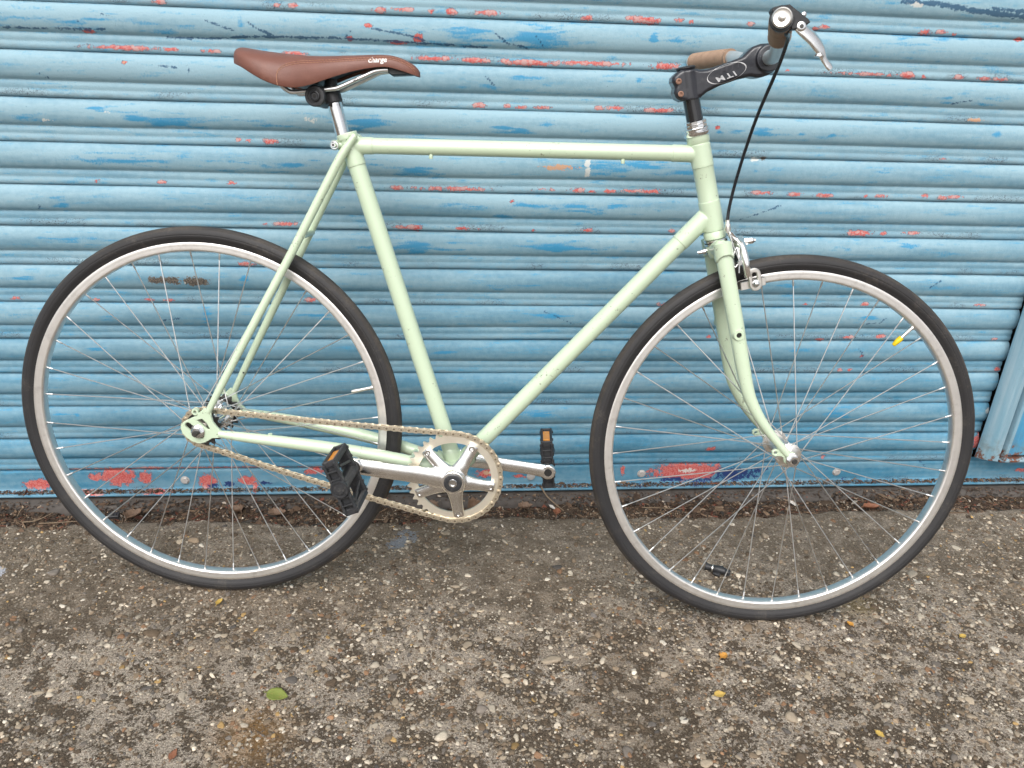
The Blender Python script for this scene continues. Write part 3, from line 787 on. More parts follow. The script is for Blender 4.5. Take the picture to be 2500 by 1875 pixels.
# ------------------------------------------------------------------ stones exposed in the slab
def ico(sub):
    bm = bmesh.new(); bmesh.ops.create_icosphere(bm, subdivisions=sub, radius=1.0)
    v = np.array([x.co for x in bm.verts]); f = np.array([[q.index for q in p.verts] for p in bm.faces]); bm.free()
    keep = (v[f].mean(1)[:, 2] > -0.35)
    f = f[keep]; used = np.unique(f); mp = -np.ones(len(v), int); mp[used] = np.arange(len(used))
    return v[used], mp[f]
def scatter(n, base, region, size, flat, sink, pal, zf, jag=0.25, tilt=0.35, dens=None, lobes=0.0):
    bv, bf = base
    x = rng.uniform(region[0], region[1], n * 2); y = rng.uniform(region[2], region[3], n * 2)
    if dens is not None:
        k = rng.random(n * 2) < dens(x, y); x, y = x[k][:n], y[k][:n]
    else:
        x, y = x[:n], y[:n]
    n = len(x)
    s = np.exp(rng.normal(0, 0.38, n)) * size
    asp = rng.uniform(0.55, 1.0, n)
    rz = rng.uniform(0, 2 * math.pi, n); tx = rng.normal(0, tilt, n)
    P = bv[None] * (1 + jag * (rng.random((n, len(bv), 1)) - 0.5) * 2)
    if lobes:                                     # uneven outline and a worn, flattish top
        th = np.arctan2(P[..., 1], P[..., 0])
        f = 1 + lobes * np.cos(2 * th + rng.uniform(0, 6.3, (n, 1))) + 0.8 * lobes * np.cos(3 * th + rng.uniform(0, 6.3, (n, 1))) + 0.5 * lobes * np.cos(5 * th + rng.uniform(0, 6.3, (n, 1)))
        P = P * np.stack([f, f, np.ones_like(f)], -1)
        P[..., 2] = np.minimum(P[..., 2], rng.uniform(0.35, 0.85, (n, 1)))
    P = P * np.stack([s, s * asp, s * rng.uniform(flat[0], flat[1], n)], -1)[:, None, :]
    c, sn = np.cos(tx)[:, None], np.sin(tx)[:, None]
    y2 = P[..., 1] * c - P[..., 2] * sn; z2 = P[..., 1] * sn + P[..., 2] * c
    c, sn = np.cos(rz)[:, None], np.sin(rz)[:, None]
    X = P[..., 0] * c - y2 * sn + x[:, None]; Y = P[..., 0] * sn + y2 * c + y[:, None]
    Z = z2 + (zf(x, y) - s * np.asarray(sink))[:, None]
    V = np.stack([X, Y, Z], -1).reshape(-1, 3)
    F = (bf[None] + (np.arange(n) * len(bv))[:, None, None]).reshape(-1, bf.shape[1])
    pc = np.array([q[0] for q in pal]); pw = np.array([q[1] for q in pal], float); pw /= pw.sum()
    col = pc[rng.choice(len(pal), n, p=pw)] * np.exp(rng.normal(0, 0.22, (n, 1)))
    col = np.concatenate([col, np.ones((n, 1))], 1)
    C = np.repeat(col[:, None, :], len(bv), 1).reshape(-1, 4)
    return V, F, C
def join(parts):
    V, F, C, o = [], [], [], 0
    for v, f, c in parts:
        V.append(v); F.append(f + o); C.append(c); o += len(v)
    return np.concatenate(V), np.concatenate(F), np.concatenate(C)
PAL = [((0.10, 0.071, 0.046), 28), ((0.185, 0.138, 0.093), 28), ((0.30, 0.245, 0.18), 26), ((0.41, 0.355, 0.28), 22), ((0.49, 0.44, 0.365), 4), ((0.20, 0.115, 0.065), 5), ((0.10, 0.088, 0.078), 6), ((0.34, 0.22, 0.09), 2), ((0.15, 0.128, 0.108), 12)]
def sd(x, y):                     # stones stand out more where feet have worn the paste, away from the wall
    return np.clip(0.45 + 0.60 * np.clip((-y - 0.22) / 0.30, 0, 1), 0, 1) * (0.55 + 0.6 * (vnoise(x * 6, y * 6, 61) > 0.42))
REG = (-1.05, 1.5, -0.98, -0.115)
parts = [scatter(800, ico(2), REG, 0.0052, (0.30, 0.50), 0.02, PAL, slab_z, 0.06, 0.18, sd, 0.16),
         scatter(14000, ico(2), REG, 0.0030, (0.35, 0.60), 0.0, PAL, slab_z, 0.08, 0.25, sd, 0.17),
         scatter(34000, ico(1), REG, 0.0019, (0.4, 0.8), 0.02, PAL, slab_z, 0.22, 0.4, sd, 0.10)]
V, F, C = join(parts)
st = link('pebbles', big_mesh('pebbles', V, F, {'tint': ('FLOAT_COLOR', C)}), 'pebble')
tag(st, 'small rounded brown, grey and cream pebbles set in the concrete pavement', 'pebbles', kind='stuff')

# ------------------------------------------------------------------ litter in the gutter and on the foot of the bottom rail
flake = (np.array([(-1, -.5, 0), (0, -.62, .25), (1, -.4, 0), (1, .45, .1), (0, .6, .35), (-1, .5, 0)], float), np.array([(0, 1, 4, 5), (1, 2, 3, 4)]))
stick = (np.array([(-1, -.10, -.1), (1, -.05, -.1), (1, .05, -.1), (-1, .10, -.1), (-1, -.07, .1), (1, -.03, .1), (1, .03, .1), (-1, .07, .1)], float), np.array([(4, 5, 6, 7), (0, 1, 5, 4), (2, 3, 7, 6), (1, 2, 6, 5)]))
DP = [((0.050, 0.032, 0.022), 34), ((0.090, 0.057, 0.037), 28), ((0.15, 0.10, 0.064), 16), ((0.24, 0.175, 0.12), 6), ((0.38, 0.32, 0.26), 2), ((0.04, 0.035, 0.03), 18), ((0.15, 0.055, 0.035), 6)]
REG2 = (-1.15, 1.7, -0.116, -0.046)
gd = lambda x, y: 0.35 + 0.65 * (vnoise(x * 7, y * 20, 71) > 0.35)
zs2 = lambda x, y: soil_z(x, y)
parts = [scatter(9000, flake, REG2, 0.0034, (0.6, 1.4), -0.25, DP, zs2, 0.3, 0.6, gd), scatter(5000, stick, REG2, 0.0060, (0.5, 0.9), -0.2, DP, zs2, 0.15, 0.25, gd)]
REG3 = (-1.15, 1.7, -0.021, -0.006)
zr = lambda x, y: 0.0252 + x * 0
parts += [scatter(3600, flake, REG3, 0.0020, (0.5, 1.2), -0.3, DP, zr, 0.3, 0.5), scatter(1200, stick, REG3, 0.0042, (0.5, 0.9), -0.3, DP, zr, 0.15, 0.2)]
REG4 = (-1.15, 1.7, -0.046, -0.024)
parts += [scatter(1500, flake, (-1.15, 1.7, -0.056, -0.036), 0.0034, (0.5, 1.2), -0.3, DP, lambda x, y: 0.0095 - np.clip((-y - 0.036) / 0.016, 0, 1) * 0.012 + x * 0, 0.3, 0.5, lambda x, y: (vnoise(x * 5, x * 0, 73) > 0.45) * 1.0)]
parts += [scatter(2600, flake, REG4, 0.0020, (0.4, 0.9), -0.2, DP, lambda x, y: 0.0105 - np.clip((-y - 0.034) / 0.012, 0, 1) * 0.008 + x * 0, 0.3, 0.4)]
V, F, C = join(parts)
st = link('leaf_litter', big_mesh('leaf_litter', V, F, {'tint': ('FLOAT_COLOR', C)}, smooth=False), 'debris')
tag(st, 'dry brown leaf litter and bits of twig lying along the foot of the shutter', 'leaf litter', kind='stuff')
grit = [scatter(4000, ico(1), REG2, 0.0016, (0.5, 0.9), 0.0, PAL, zs2, 0.2, 0.4), scatter(2500, ico(1), REG3, 0.0011, (0.5, 0.9), -0.1, PAL + DP, zr, 0.2, 0.4)]
V, F, C = join(grit)
st = link('grit', big_mesh('grit', V, F, {'tint': ('FLOAT_COLOR', C)}), 'pebble')
tag(st, 'fine pale grit mixed into the dirt below the shutter', 'grit', kind='stuff')
# ------------------------------------------------------------------ bicycle materials
def mint():
    m, nt, b = new_mat('mint_enamel'); g = NT(nt); p = g.obj()
    nz = g.noise(p, 9.0, 4.0); fine = g.noise(p, 160.0, 5.0, 0.7)
    c = g.mix(nz, (0.555, 0.672, 0.492), (0.585, 0.697, 0.517))
    chip = g.step(g.math('ADD', fine, g.math('MULTIPLY_ADD', g.noise(p, 21.0, 3.0), 0.5, -0.25)), 0.665, 0.70)
    c = g.mix(g.math('MULTIPLY', chip, 0.75), c, (0.20, 0.22, 0.15))
    dirt = g.step(g.noise(p, 60.0, 6.0, 0.7), 0.56, 0.75, 0.0, 0.16)
    c = g.mix(dirt, c, (0.42, 0.47, 0.35))
    nt.links.new(c, b.inputs['Base Color'])
    nt.links.new(g.math('MULTIPLY_ADD', nz, 0.12, 0.24), b.inputs['Roughness'])
    b.inputs['Coat Weight'].default_value = 0.6
    b.inputs['Coat Roughness'].default_value = 0.10
    nt.links.new(g.bump(g.noise(p, 70.0, 2.0), 0.10, 0.0008), b.inputs['Normal'])
    return m
M['mint'] = mint()
M['chrome'] = simple('chrome', (0.88, 0.88, 0.88), 0.07, 1.0, var=0.05, rvar=0.04, vscale=90, dirt=(0.30, 0.27, 0.24), dirt_amt=0.3, dscale=160)
M['polished'] = simple('polished_alloy', (0.98, 0.97, 0.955), 0.22, 1.0, var=0.05, rvar=0.06, vscale=50, dirt=(0.55, 0.52, 0.48), dirt_amt=0.3, dscale=70)
M['alloy'] = simple('satin_alloy', (0.88, 0.85, 0.80), 0.34, 1.0, var=0.10, rvar=0.08, vscale=70, dirt=(0.36, 0.33, 0.29), dirt_amt=0.35, dscale=60)
M['rim'] = simple('rim_alloy', (0.96, 0.935, 0.90), 0.42, 1.0, var=0.08, rvar=0.07, vscale=40, dirt=(0.50, 0.47, 0.43), dirt_amt=0.3, dscale=50)
M['ring'] = simple('chainring_alloy', (0.99, 0.925, 0.79), 0.44, 1.0, var=0.06, rvar=0.06, vscale=60)
M['chain'] = simple('oiled_chain_steel', (0.80, 0.71, 0.56), 0.40, 1.0, var=0.12, rvar=0.1, vscale=160, dirt=(0.12, 0.09, 0.06), dirt_amt=0.45, dscale=160)
M['pin'] = simple('chain_pin_steel', (0.34, 0.28, 0.20), 0.42, 1.0, var=0.2, vscale=300)
M['steel'] = simple('stainless_spoke', (0.76, 0.755, 0.75), 0.36, 1.0, var=0.08, vscale=60)
M['dark_steel'] = simple('dark_steel', (0.10, 0.095, 0.09), 0.45, 0.8, var=0.3, vscale=150)
def rubber():
    m, nt, b = new_mat('tyre_rubber'); g = NT(nt); p = g.obj()
    fx = g.n('VectorMath', operation='MULTIPLY'); g.put(fx.inputs[0], p); fx.inputs[1].default_value = (1, 0, 1)
    ln = g.n('VectorMath', operation='LENGTH'); g.put(ln.inputs[0], fx.outputs[0])
    rad = ln.outputs['Value']
    n1 = g.noise(p, 22.0, 4.0, 0.65); n2 = g.noise(p, 240.0, 3.0, 0.7)
    c = g.mix(n1, (0.017, 0.017, 0.019), (0.032, 0.030, 0.030))
    tread = g.math('MULTIPLY', g.step(rad, 0.3305, 0.3345), g.step(g.math('ADD', n1, g.math('MULTIPLY', n2, 0.5)), 0.50, 0.95, 0.25, 1.0))
    c = g.mix(g.math('MULTIPLY', tread, 0.7), c, (0.075, 0.062, 0.050))
    c = g.mix(g.step(g.math('ADD', n1, g.math('MULTIPLY', n2, 0.6)), 0.84, 1.05, 0.0, 0.4), c, (0.10, 0.085, 0.07))
    nt.links.new(c, b.inputs['Base Color'])
    b.inputs['Roughness'].default_value = 0.6
    b.inputs['Specular IOR Level'].default_value = 0.45
    nt.links.new(g.bump(n2, 0.35, 0.0006), b.inputs['Normal'])
    return m
M['rubber'] = rubber()
M['plastic'] = simple('black_plastic', (0.026, 0.027, 0.030), 0.46, 0.0, var=0.25, vscale=90, rvar=0.1, bump=0.25, bscale=500, dirt=(0.10, 0.095, 0.09), dirt_amt=0.55, dscale=120)
M['black_paint'] = simple('black_anodised', (0.020, 0.021, 0.028), 0.32, 0.0, var=0.2, vscale=60, rvar=0.08, coat=0.35, dirt=(0.07, 0.07, 0.075), dirt_amt=0.4, dscale=90)
M['gloss_black'] = simple('gloss_black', (0.012, 0.012, 0.014), 0.14, 0.0, var=0.1, rvar=0.05, coat=0.6)
M['leather'] = simple('brown_leather', (0.172, 0.068, 0.048), 0.46, 0.0, var=0.20, vscale=40, rvar=0.08, bump=0.45, bscale=620, dirt=(0.28, 0.13, 0.09), dirt_amt=0.3, dscale=30)
M['thread'] = simple('tan_thread', (0.42, 0.22, 0.14), 0.8, var=0.1)
M['tan'] = simple('tan_leather_cord', (0.34, 0.225, 0.155), 0.62, var=0.2, vscale=80, bump=0.4, bscale=500, dirt=(0.14, 0.085, 0.05), dirt_amt=0.4, dscale=70)
M['bar'] = simple('brushed_bar_alloy', (0.66, 0.69, 0.70), 0.48, 0.75, var=0.12, vscale=60, rvar=0.08)
M['white_print'] = simple('white_print', (0.80, 0.79, 0.77), 0.5, var=0.03)
M['silver_print'] = simple('silver_print', (0.62, 0.62, 0.63), 0.35, 0.6, var=0.05)
M['grey_print'] = simple('grey_print', (0.055, 0.055, 0.065), 0.4, 0.4, var=0.05)
M['dark_print'] = simple('dark_print', (0.03, 0.03, 0.03), 0.5, var=0.05)
M['rust_bolt'] = simple('rusty_socket_bolt', (0.30, 0.17, 0.12), 0.6, 0.5, var=0.3, vscale=200)
M['orange'] = simple('orange_reflector', (0.75, 0.28, 0.012), 0.22, 0.0, var=0.18, vscale=300, coat=0.5, bump=0.6, bscale=900)
M['yellow'] = simple('yellow_cap', (0.80, 0.56, 0.01), 0.4, 0.0, var=0.06)
M['hole'] = simple('bolt_hole', (0.012, 0.011, 0.010), 0.7, var=0.1)
M['cable'] = simple('cable_housing', (0.012, 0.014, 0.019), 0.30, 0.0, var=0.1, coat=0.3)

# ------------------------------------------------------------------ bicycle frame of reference
# local axes: x forwards, y away from the camera (the bicycle's left), z up in its own plane; it leans on the shutter
bike = empty('bicycle')
_ex = Vector((0.99295037, -0.11853085, 0.0)); _ey = Vector((0.11690768, 0.97935283, -0.16492616)); _ez = Vector((0.01954884, 0.16376349, 0.98630592))
_O = Vector((-0.40744973, -0.31108178, -0.0006))
bike.matrix_world = Matrix(((_ex.x, _ey.x, _ez.x, _O.x), (_ex.y, _ey.y, _ez.y, _O.y), (_ex.z, _ey.z, _ez.z, _O.z), (0, 0, 0, 1)))
tag(bike, 'mint green single-speed bicycle with brown saddle leaning against the blue shutter', 'bicycle')
def P(u, v, w=0.0):
    return Vector((u, -w, v))
ST_AX = Vector((-0.279, 0, 0.960)).normalized()
ST_P = Vector((0.8491, 0, 0.6955))
STEER = Matrix.Translation(ST_P) @ Matrix.Rotation(R(3.15), 4, ST_AX) @ Matrix.Translation(-ST_P)
UNST = STEER.inverted()
def ring2(r, n=48, a0=0.0, c=(0, 0)):
    return [(c[0] + r * math.cos(a0 + 2 * math.pi * i / n), c[1] + r * math.sin(a0 + 2 * math.pi * i / n)) for i in range(n)]
def slot2(p, q, r, n=8):
    p, q = Vector(p), Vector(q); a = math.atan2((q - p).y, (q - p).x)
    return [(q.x + r * math.cos(a - math.pi / 2 + math.pi * i / n), q.y + r * math.sin(a - math.pi / 2 + math.pi * i / n)) for i in range(n + 1)] + \
           [(p.x + r * math.cos(a + math.pi / 2 + math.pi * i / n), p.y + r * math.sin(a + math.pi / 2 + math.pi * i / n)) for i in range(n + 1)]

# ------------------------------------------------------------------ frame
fr = tag(empty('frame', bike), 'lugged mint green steel frame')
BB = (0.4360, 0.2690)
SEAT = (0.2520, 0.8150)
TT0, TT1 = (0.2500, 0.8155), (0.8110, 0.8266)
HT0, HT1 = (0.8031, 0.8540), (0.8491, 0.6955)
DT0, DT1 = (0.4380, 0.2760), (0.8284, 0.7277)
def line(a, b, n=2):
    a, b = P(*a), P(*b)
    return [a.lerp(b, i / (n - 1)) for i in range(n)]
sdir = (P(*SEAT) - P(*BB)).normalized()
build('seat_tube', MB().tube([P(*BB), P(*SEAT) + sdir * 0.016], 0.0143, 32), 'mint', fr)
build('top_tube', MB().tube(line(TT0, TT1), 0.0127, 32), 'mint', fr)
build('down_tube', MB().tube(line(DT0, DT1), 0.0143, 32), 'mint', fr)
hdir = (P(*HT1) - P(*HT0)).normalized(); hl = (P(*HT1) - P(*HT0)).length
build('head_tube', MB().lathe([(0, 0.0168), (0.001, 0.0180), (0.010, 0.0180), (0.012, 0.0164), (hl - 0.012, 0.0164), (hl - 0.010, 0.0180), (hl - 0.001, 0.0180), (hl, 0.0168)], P(*HT0), hdir, 40), 'mint', fr)
# lugs: sleeves with points drawn out along the tubes
def lug_sleeve(mb, base, d, L, r, point, side, n=40):
    """a sleeve round a tube; its rim runs out to a point on the sides given by 'side'"""
    d = d.normalized(); a, b = frame_for(d, Vector((0, 1, 0)))
    rings = []
    for k in range(7):
        t = k / 6
        ring = []
        for j in range(n):
            x = 2 * math.pi * j / n
            dirv = a * math.cos(x) + b * math.sin(x)
            pk = abs(dirv.dot(side)) ** 3
            l = L + point * pk
            rr = r + 0.0005 - (0.0016 if k == 6 else 0.0)
            ring.append(base + d * (l * min(t * 6 / 5.4, 1.0)) + dirv * rr)
        rings.append(ring)
    mb.loft(rings, caps=False)
YV = Vector((0, 1, 0))
tdir = (P(*TT1) - P(*TT0)).normalized(); ddir = (P(*DT1) - P(*DT0)).normalized()
def melt_lug(name, pieces, voxel=0.0012, it=7):
    """solid stubs of tube melted into one brazed joint"""
    mb = MB()
    for a, b_, r_ in pieces:
        mb.tube([a, b_], r_, 36)
    o = build(name, mb, 'mint', fr)
    return remesh(o, voxel, it)
s0 = P(*SEAT) + sdir * 0.0165
melt_lug('seat_lug', [(P(*TT0), P(*TT0) + tdir * 0.040, 0.0136), (s0, s0 - sdir * 0.050, 0.0153), (s0 + sdir * 0.003, s0 - sdir * 0.006, 0.0170)])
melt_lug('head_lug', [(P(*TT1), P(*TT1) - tdir * 0.046, 0.0136), (P(*HT0) + hdir * 0.0125, P(*HT0) + hdir * 0.050, 0.0173)])
melt_lug('head_lug', [(P(*DT1), P(*DT1) - ddir * 0.056, 0.0152), (P(*HT1) - hdir * 0.0125, P(*HT1) - hdir * 0.062, 0.0173)])
# bottom bracket shell
mb = MB()
mb.lathe([(-0.034, 0.0165), (-0.034, 0.0205), (0.034, 0.0205), (0.034, 0.0165)], P(*BB), (0, 1, 0), 40)
for d2, r_, L in ((sdir, 0.0155, 0.034), (ddir, 0.0155, 0.036)):
    lug_sleeve(mb, P(*BB), d2, L, r_, 0.008, YV)
csd = (P(0.36, 0.295) - P(*BB)).normalized()
for w in (0.019, -0.019):
    mb.tube([P(BB[0], BB[1], w), P(BB[0], BB[1], w) + csd * 0.042], [0.0135, 0.0125], 20)
build('bottom_bracket_shell', mb, 'mint', fr)
for sgn in (-1, 1):
    mb = MB().lathe([(0.033, 0.0165), (0.033, 0.0185), (0.0375, 0.0185), (0.0385, 0.0170), (0.0385, 0.009), (0.052, 0.0085)], P(*BB), (0, sgn, 0), 28)
    build('bottom_bracket_cup', mb, 'chrome', fr)
# stays
CS = [(0.0345, 0.3340, 0.060), (0.075, 0.3300, 0.0585), (0.175, 0.3190, 0.050), (0.290, 0.3020, 0.037), (0.400, 0.2780, 0.020)]
for sgn in (1, -1):
    build('chain_stay', MB().tube(catmull([P(u, v, w * sgn) for u, v, w in CS], 6), [0.0062, 0.0075, 0.0092, 0.0105, 0.0112, 0.0112, 0.0108], 20), 'mint', fr)
SS = [(0.0185, 0.3725, 0.0605), (0.0445, 0.4236, 0.0570), (0.100, 0.5290, 0.0450), (0.1582, 0.6388, 0.0320), (0.2150, 0.7480, 0.0235), (0.2420, 0.7990, 0.0205), (0.2640, 0.8320, 0.0170)]
for sgn in (1, -1):
    mb = MB().tube(catmull([P(u, v, w * sgn) for u, v, w in SS], 6), [0.0052, 0.0063, 0.0068, 0.0070, 0.0070, 0.0072, 0.0070, 0.0045], 18)
    build('seat_stay', mb, 'mint', fr)
mb = MB().tube([P(0.178, 0.672, 0.030), P(0.178, 0.672, -0.030)], 0.0058, 16)
build('brake_bridge', mb, 'mint', fr)
mb = MB().tube([P(0.360, 0.289, 0.026), P(0.360, 0.289, -0.026)], 0.0058, 16)
build('stay_bridge', mb, 'mint', fr)
# rear fork ends
DO = [(0.0118, 0.3790), (0.0062, 0.3735), (-0.0005, 0.3660), (-0.0207, 0.3556), (-0.0283, 0.3495), (-0.0300, 0.3420), (-0.0280, 0.3330), (-0.0220, 0.3260), (-0.0120, 0.3185), (0.0010, 0.3150), (0.0120, 0.3185), (0.0230, 0.3262), (0.0380, 0.3278),
      (0.0390, 0.3400), (0.0325, 0.3465), (0.0260, 0.3560), (0.0236, 0.3660), (0.0248, 0.3780)]
DO = DO[::-1]
TRI = [(-0.0015, 0.3578), (0.0080, 0.3602), (0.0150, 0.3535), (0.0205, 0.3425), (0.0165, 0.3418), (0.0080, 0.3490)]
for sgn in (1, -1):
    mb = MB().prism(DO, [TRI, slot2((-0.0165, 0.3475), (0.0045, 0.3300), 0.0050)], 0.0575 * sgn, 0.0635 * sgn, bev=0.0010)
    mb.prism(ring2(0.0058, 20, c=(-0.0030, 0.3725)), [ring2(0.0027, 14, c=(-0.0030, 0.3725))], 0.0570 * sgn, 0.0640 * sgn)
    mb.tube([P(0.0005, 0.3690, 0.060 * sgn), P(0.0080, 0.3660, 0.060 * sgn)], 0.0034, 10)
    build('fork_end', mb, 'mint', fr, 35)
# small brazed-on fittings
for u, v in ((0.3825, 0.8062), (0.6885, 0.8122)):
    build('cable_guide', MB().tube([P(u, v + 0.003, 0.004), P(u, v - 0.0035, 0.005), P(u, v - 0.0060, 0.005)], [0.0030, 0.0034, 0.0028], 10), 'mint', fr)
build('cable_stop', MB().tube([P(0.120, 0.3300, 0.053), P(0.120, 0.3365, 0.0535)], [0.0034, 0.0038], 10), 'mint', fr)
build('vent_hole', MB().cyl(P(0.0415, 0.4120, -0.0500), P(0.0415, 0.4120, -0.0508), 0.0016, 10), 'hole', fr)
# seat binder bolt
mb = MB().tube([P(0.2300, 0.8150, 0.013), P(0.2300, 0.8150, -0.013)], 0.0078, 20)
mb.tube([P(0.2300, 0.8150, 0.0), P(0.2440, 0.8160, 0.0)], 0.0075, 16, flat=1.5)
build('seat_clamp_ears', mb, 'mint', fr)
bb = build('binder_bolt', MB().lathe([(0.0, 0.0066), (0.003, 0.0070), (0.0045, 0.0062), (0.0045, 0.0048), (0.010, 0.0046), (0.0115, 0.0034)], P(0.2300, 0.8150, 0.0125), (0, -1, 0), 24), 'chrome', fr)
build('bolt_socket', MB().lathe([(0.0, 0.0024), (0.0003, 0.0023)], P(0.2300, 0.8150, 0.0240), (0, -1, 0), 6), 'dark_steel', fr)

# ------------------------------------------------------------------ seat post and saddle
sp_ = tag(empty('seat_post', bike), 'chromed seat post with black clamp head')
spd = Vector((-0.2560, 0, 0.9660)).normalized()
pb = P(0.2430, 0.8200)
build('post', MB().lathe([(0, 0.0112), (0.018, 0.0112), (0.020, 0.0112), (0.062, 0.0112), (0.066, 0.0108)], pb, spd, 36), 'chrome', sp_)
hb = pb + spd * 0.060
mb = MB()
mb.lathe([(0, 0.0130), (0.002, 0.0138), (0.016, 0.0134), (0.024, 0.0110)], hb, spd, 28)
mb.tube([hb + spd * 0.010, P(0.222, 0.900), P(0.2235, 0.9150)], [0.0125, 0.0110, 0.0085], 20)
mb.tube([P(0.205, 0.886, 0.026), P(0.205, 0.886, -0.026)], 0.0150, 24)
mb.box(P(0.205, 0.894), (0.0135, 0, 0.0012), (0, 0.030, 0), (-0.0004, 0, 0.0052), 0.002)
mb.tube([P(0.205, 0.886), P(0.226, 0.888)], 0.0115, 16)
o = build('clamp', mb, 'plastic', sp_); remesh(o, 0.0011, 5)
for sgn in (1, -1):
    mb = MB().lathe([(0.026, 0.0155), (0.030, 0.0160), (0.0325, 0.0145), (0.0328, 0.0110), (0.0310, 0.0105), (0.0310, 0.0085), (0.0350, 0.0078), (0.0358, 0.0060), (0.0340, 0.0045), (0.0340, 0.0001)], P(0.205, 0.8865), (0, -sgn, 0), 30)
    build('clamp_nut', mb, 'plastic', sp_, 35)
build('clamp_bolt_socket', MB().lathe([(0, 0.0030), (0.0003, 0.0030)], P(0.205, 0.8865, 0.0345), (0, -1, 0), 6), 'hole', sp_)

sa = tag(empty('saddle', bike), 'narrow brown leather saddle with tan stitching')
SAD = [(0.0775, 0.9450, 0.9395, 0.006), (0.0790, 0.9490, 0.9345, 0.022), (0.0830, 0.9525, 0.9300, 0.036), (0.0900, 0.9540, 0.9270, 0.0465), (0.1020, 0.9528, 0.9225, 0.0565), (0.1180, 0.9508, 0.9140, 0.0640), (0.1380, 0.9490, 0.9045, 0.0675), (0.1580, 0.9476, 0.8985, 0.0670),
       (0.1750, 0.9468, 0.8965, 0.0630), (0.1900, 0.9464, 0.8985, 0.0565), (0.2050, 0.9464, 0.9035, 0.0490), (0.2200, 0.9470, 0.9100, 0.0420), (0.2400, 0.9484, 0.9180, 0.0350), (0.2660, 0.9502, 0.9265, 0.0295), (0.2950, 0.9522, 0.9330, 0.0262),
       (0.3160, 0.9524, 0.9345, 0.0245), (0.3320, 0.9495, 0.9315, 0.0228), (0.3440, 0.9450, 0.9285, 0.0205), (0.3540, 0.9395, 0.9258, 0.0165), (0.3600, 0.9340, 0.9243, 0.0110), (0.3628, 0.9295, 0.9240, 0.0045)]
ss_ = np.array(SAD); uu = np.unique(np.concatenate([np.linspace(0.0775, 0.09, 8), np.linspace(0.09, 0.345, 50), np.linspace(0.345, 0.3628, 12)]))
def sm(col):
    # Catmull through the table
    pts = catmull([Vector((a[0], a[col], 0)) for a in SAD], 8)
    xs_ = [p.x for p in pts]; ys_ = [p.y for p in pts]
    return np.interp(uu, xs_, ys_)
ZT, ZB, HW = sm(1), sm(2), sm(3)
rings = []
NS = 36
for i, u_ in enumerate(uu):
    ring = []
    for j in range(NS + 1):
        ph = -math.pi / 2 + math.pi * j / NS
        sn, cs = math.sin(ph), math.cos(ph)
        w_ = HW[i] * math.copysign(abs(sn) ** 0.86, sn)
        z_ = ZB[i] + (ZT[i] - ZB[i]) * (max(cs, 0) ** 0.62)
        ring.append(P(u_, z_, w_))
    # turned-under hem
    hem = []
    for sg in (1, -1):
        hem.append([P(u_, ZB[i] - 0.0012, sg * HW[i] * 0.985), P(u_, ZB[i] - 0.0008, sg * HW[i] * 0.93), P(u_, ZB[i] + 0.006, sg * HW[i] * 0.90)])
    rings.append(list(reversed(hem[1])) + ring + hem[0])
mb = MB().loft(rings, closed=False)
n_ = len(rings[0])
mb.f.append(tuple(range(n_))); mb.f.append(tuple((len(rings) - 1) * n_ + k for k in range(n_)))
cover = build('cover', mb, 'leather', sa, 60)
bvh = BVHTree.FromPolygons([v.co for v in cover.data.vertices], [tuple(p.vertices) for p in cover.data.polygons])
# moulded base under the cover
rings = []
for i, u_ in enumerate(uu):
    zb = ZB[i] + 0.0035
    rings.append([P(u_, zb + (ZT[i] - ZB[i]) * 0.22 * (1 - (k / 4) ** 2), HW[i] * 0.92 * k / 4) for k in range(-4, 5)])
mb = MB().loft(rings, closed=False)
mb.prism([(0.304, 0.9345), (0.3205, 0.9222), (0.358, 0.9252), (0.350, 0.932), (0.326, 0.938)], [], 0.014, -0.014, bev=0.002)
mb.prism([(0.140, 0.925), (0.150, 0.903), (0.172, 0.899), (0.205, 0.905), (0.215, 0.930)], [], 0.026, -0.026, bev=0.003)
build('base', mb, 'plastic', sa, 40)
# rails
RL = [(0.1440, 0.9080, 0.030), (0.1535, 0.8985, 0.0265), (0.1590, 0.8940, 0.024), (0.1680, 0.8910, 0.0225), (0.1915, 0.8937, 0.022), (0.2190, 0.8970, 0.022), (0.2340, 0.8990, 0.022), (0.2451, 0.9030, 0.0215), (0.2797, 0.9195, 0.0185), (0.2969, 0.9275, 0.0165), (0.3150, 0.9300, 0.014)]
for sgn in (1, -1):
    build('rail', MB().tube(catmull([P(u, v, w * sgn) for u, v, w in RL], 5), 0.0036, 14), 'steel', sa)
# stitching and lettering follow the leather
def on_saddle(u, v, w0=0.10, off=0.0004):
    hit = bvh.ray_cast(P(u, v, w0), Vector((0.0, 1.0, 0.0)))
    if hit[0] is None:
        return None
    return hit[0] + hit[1] * (off if hit[1].y < 0 else -off)
def stitch(pts, off_v):
    path = catmull([Vector((a, b + off_v, 0)) for a, b in pts], 14)
    mb = MB(); last = None; acc = 0.0
    dense = []
    for i in range(len(path) - 1):
        for t in range(4):
            dense.append(path[i].lerp(path[i + 1], t / 4))
    q = [on_saddle(d.x, d.y) for d in dense]
    q = [x for x in q if x is not None]
    cur = [q[0]]; on = True; acc = 0
    for a, b_ in zip(q, q[1:]):
        acc += (b_ - a).length
        if on:
            cur.append(b_)
        if acc > (0.0030 if on else 0.0012):
            if on and len(cur) > 1:
                mb.tube(cur, 0.00050, 5)
            on = not on; acc = 0; cur = [b_]
    return mb
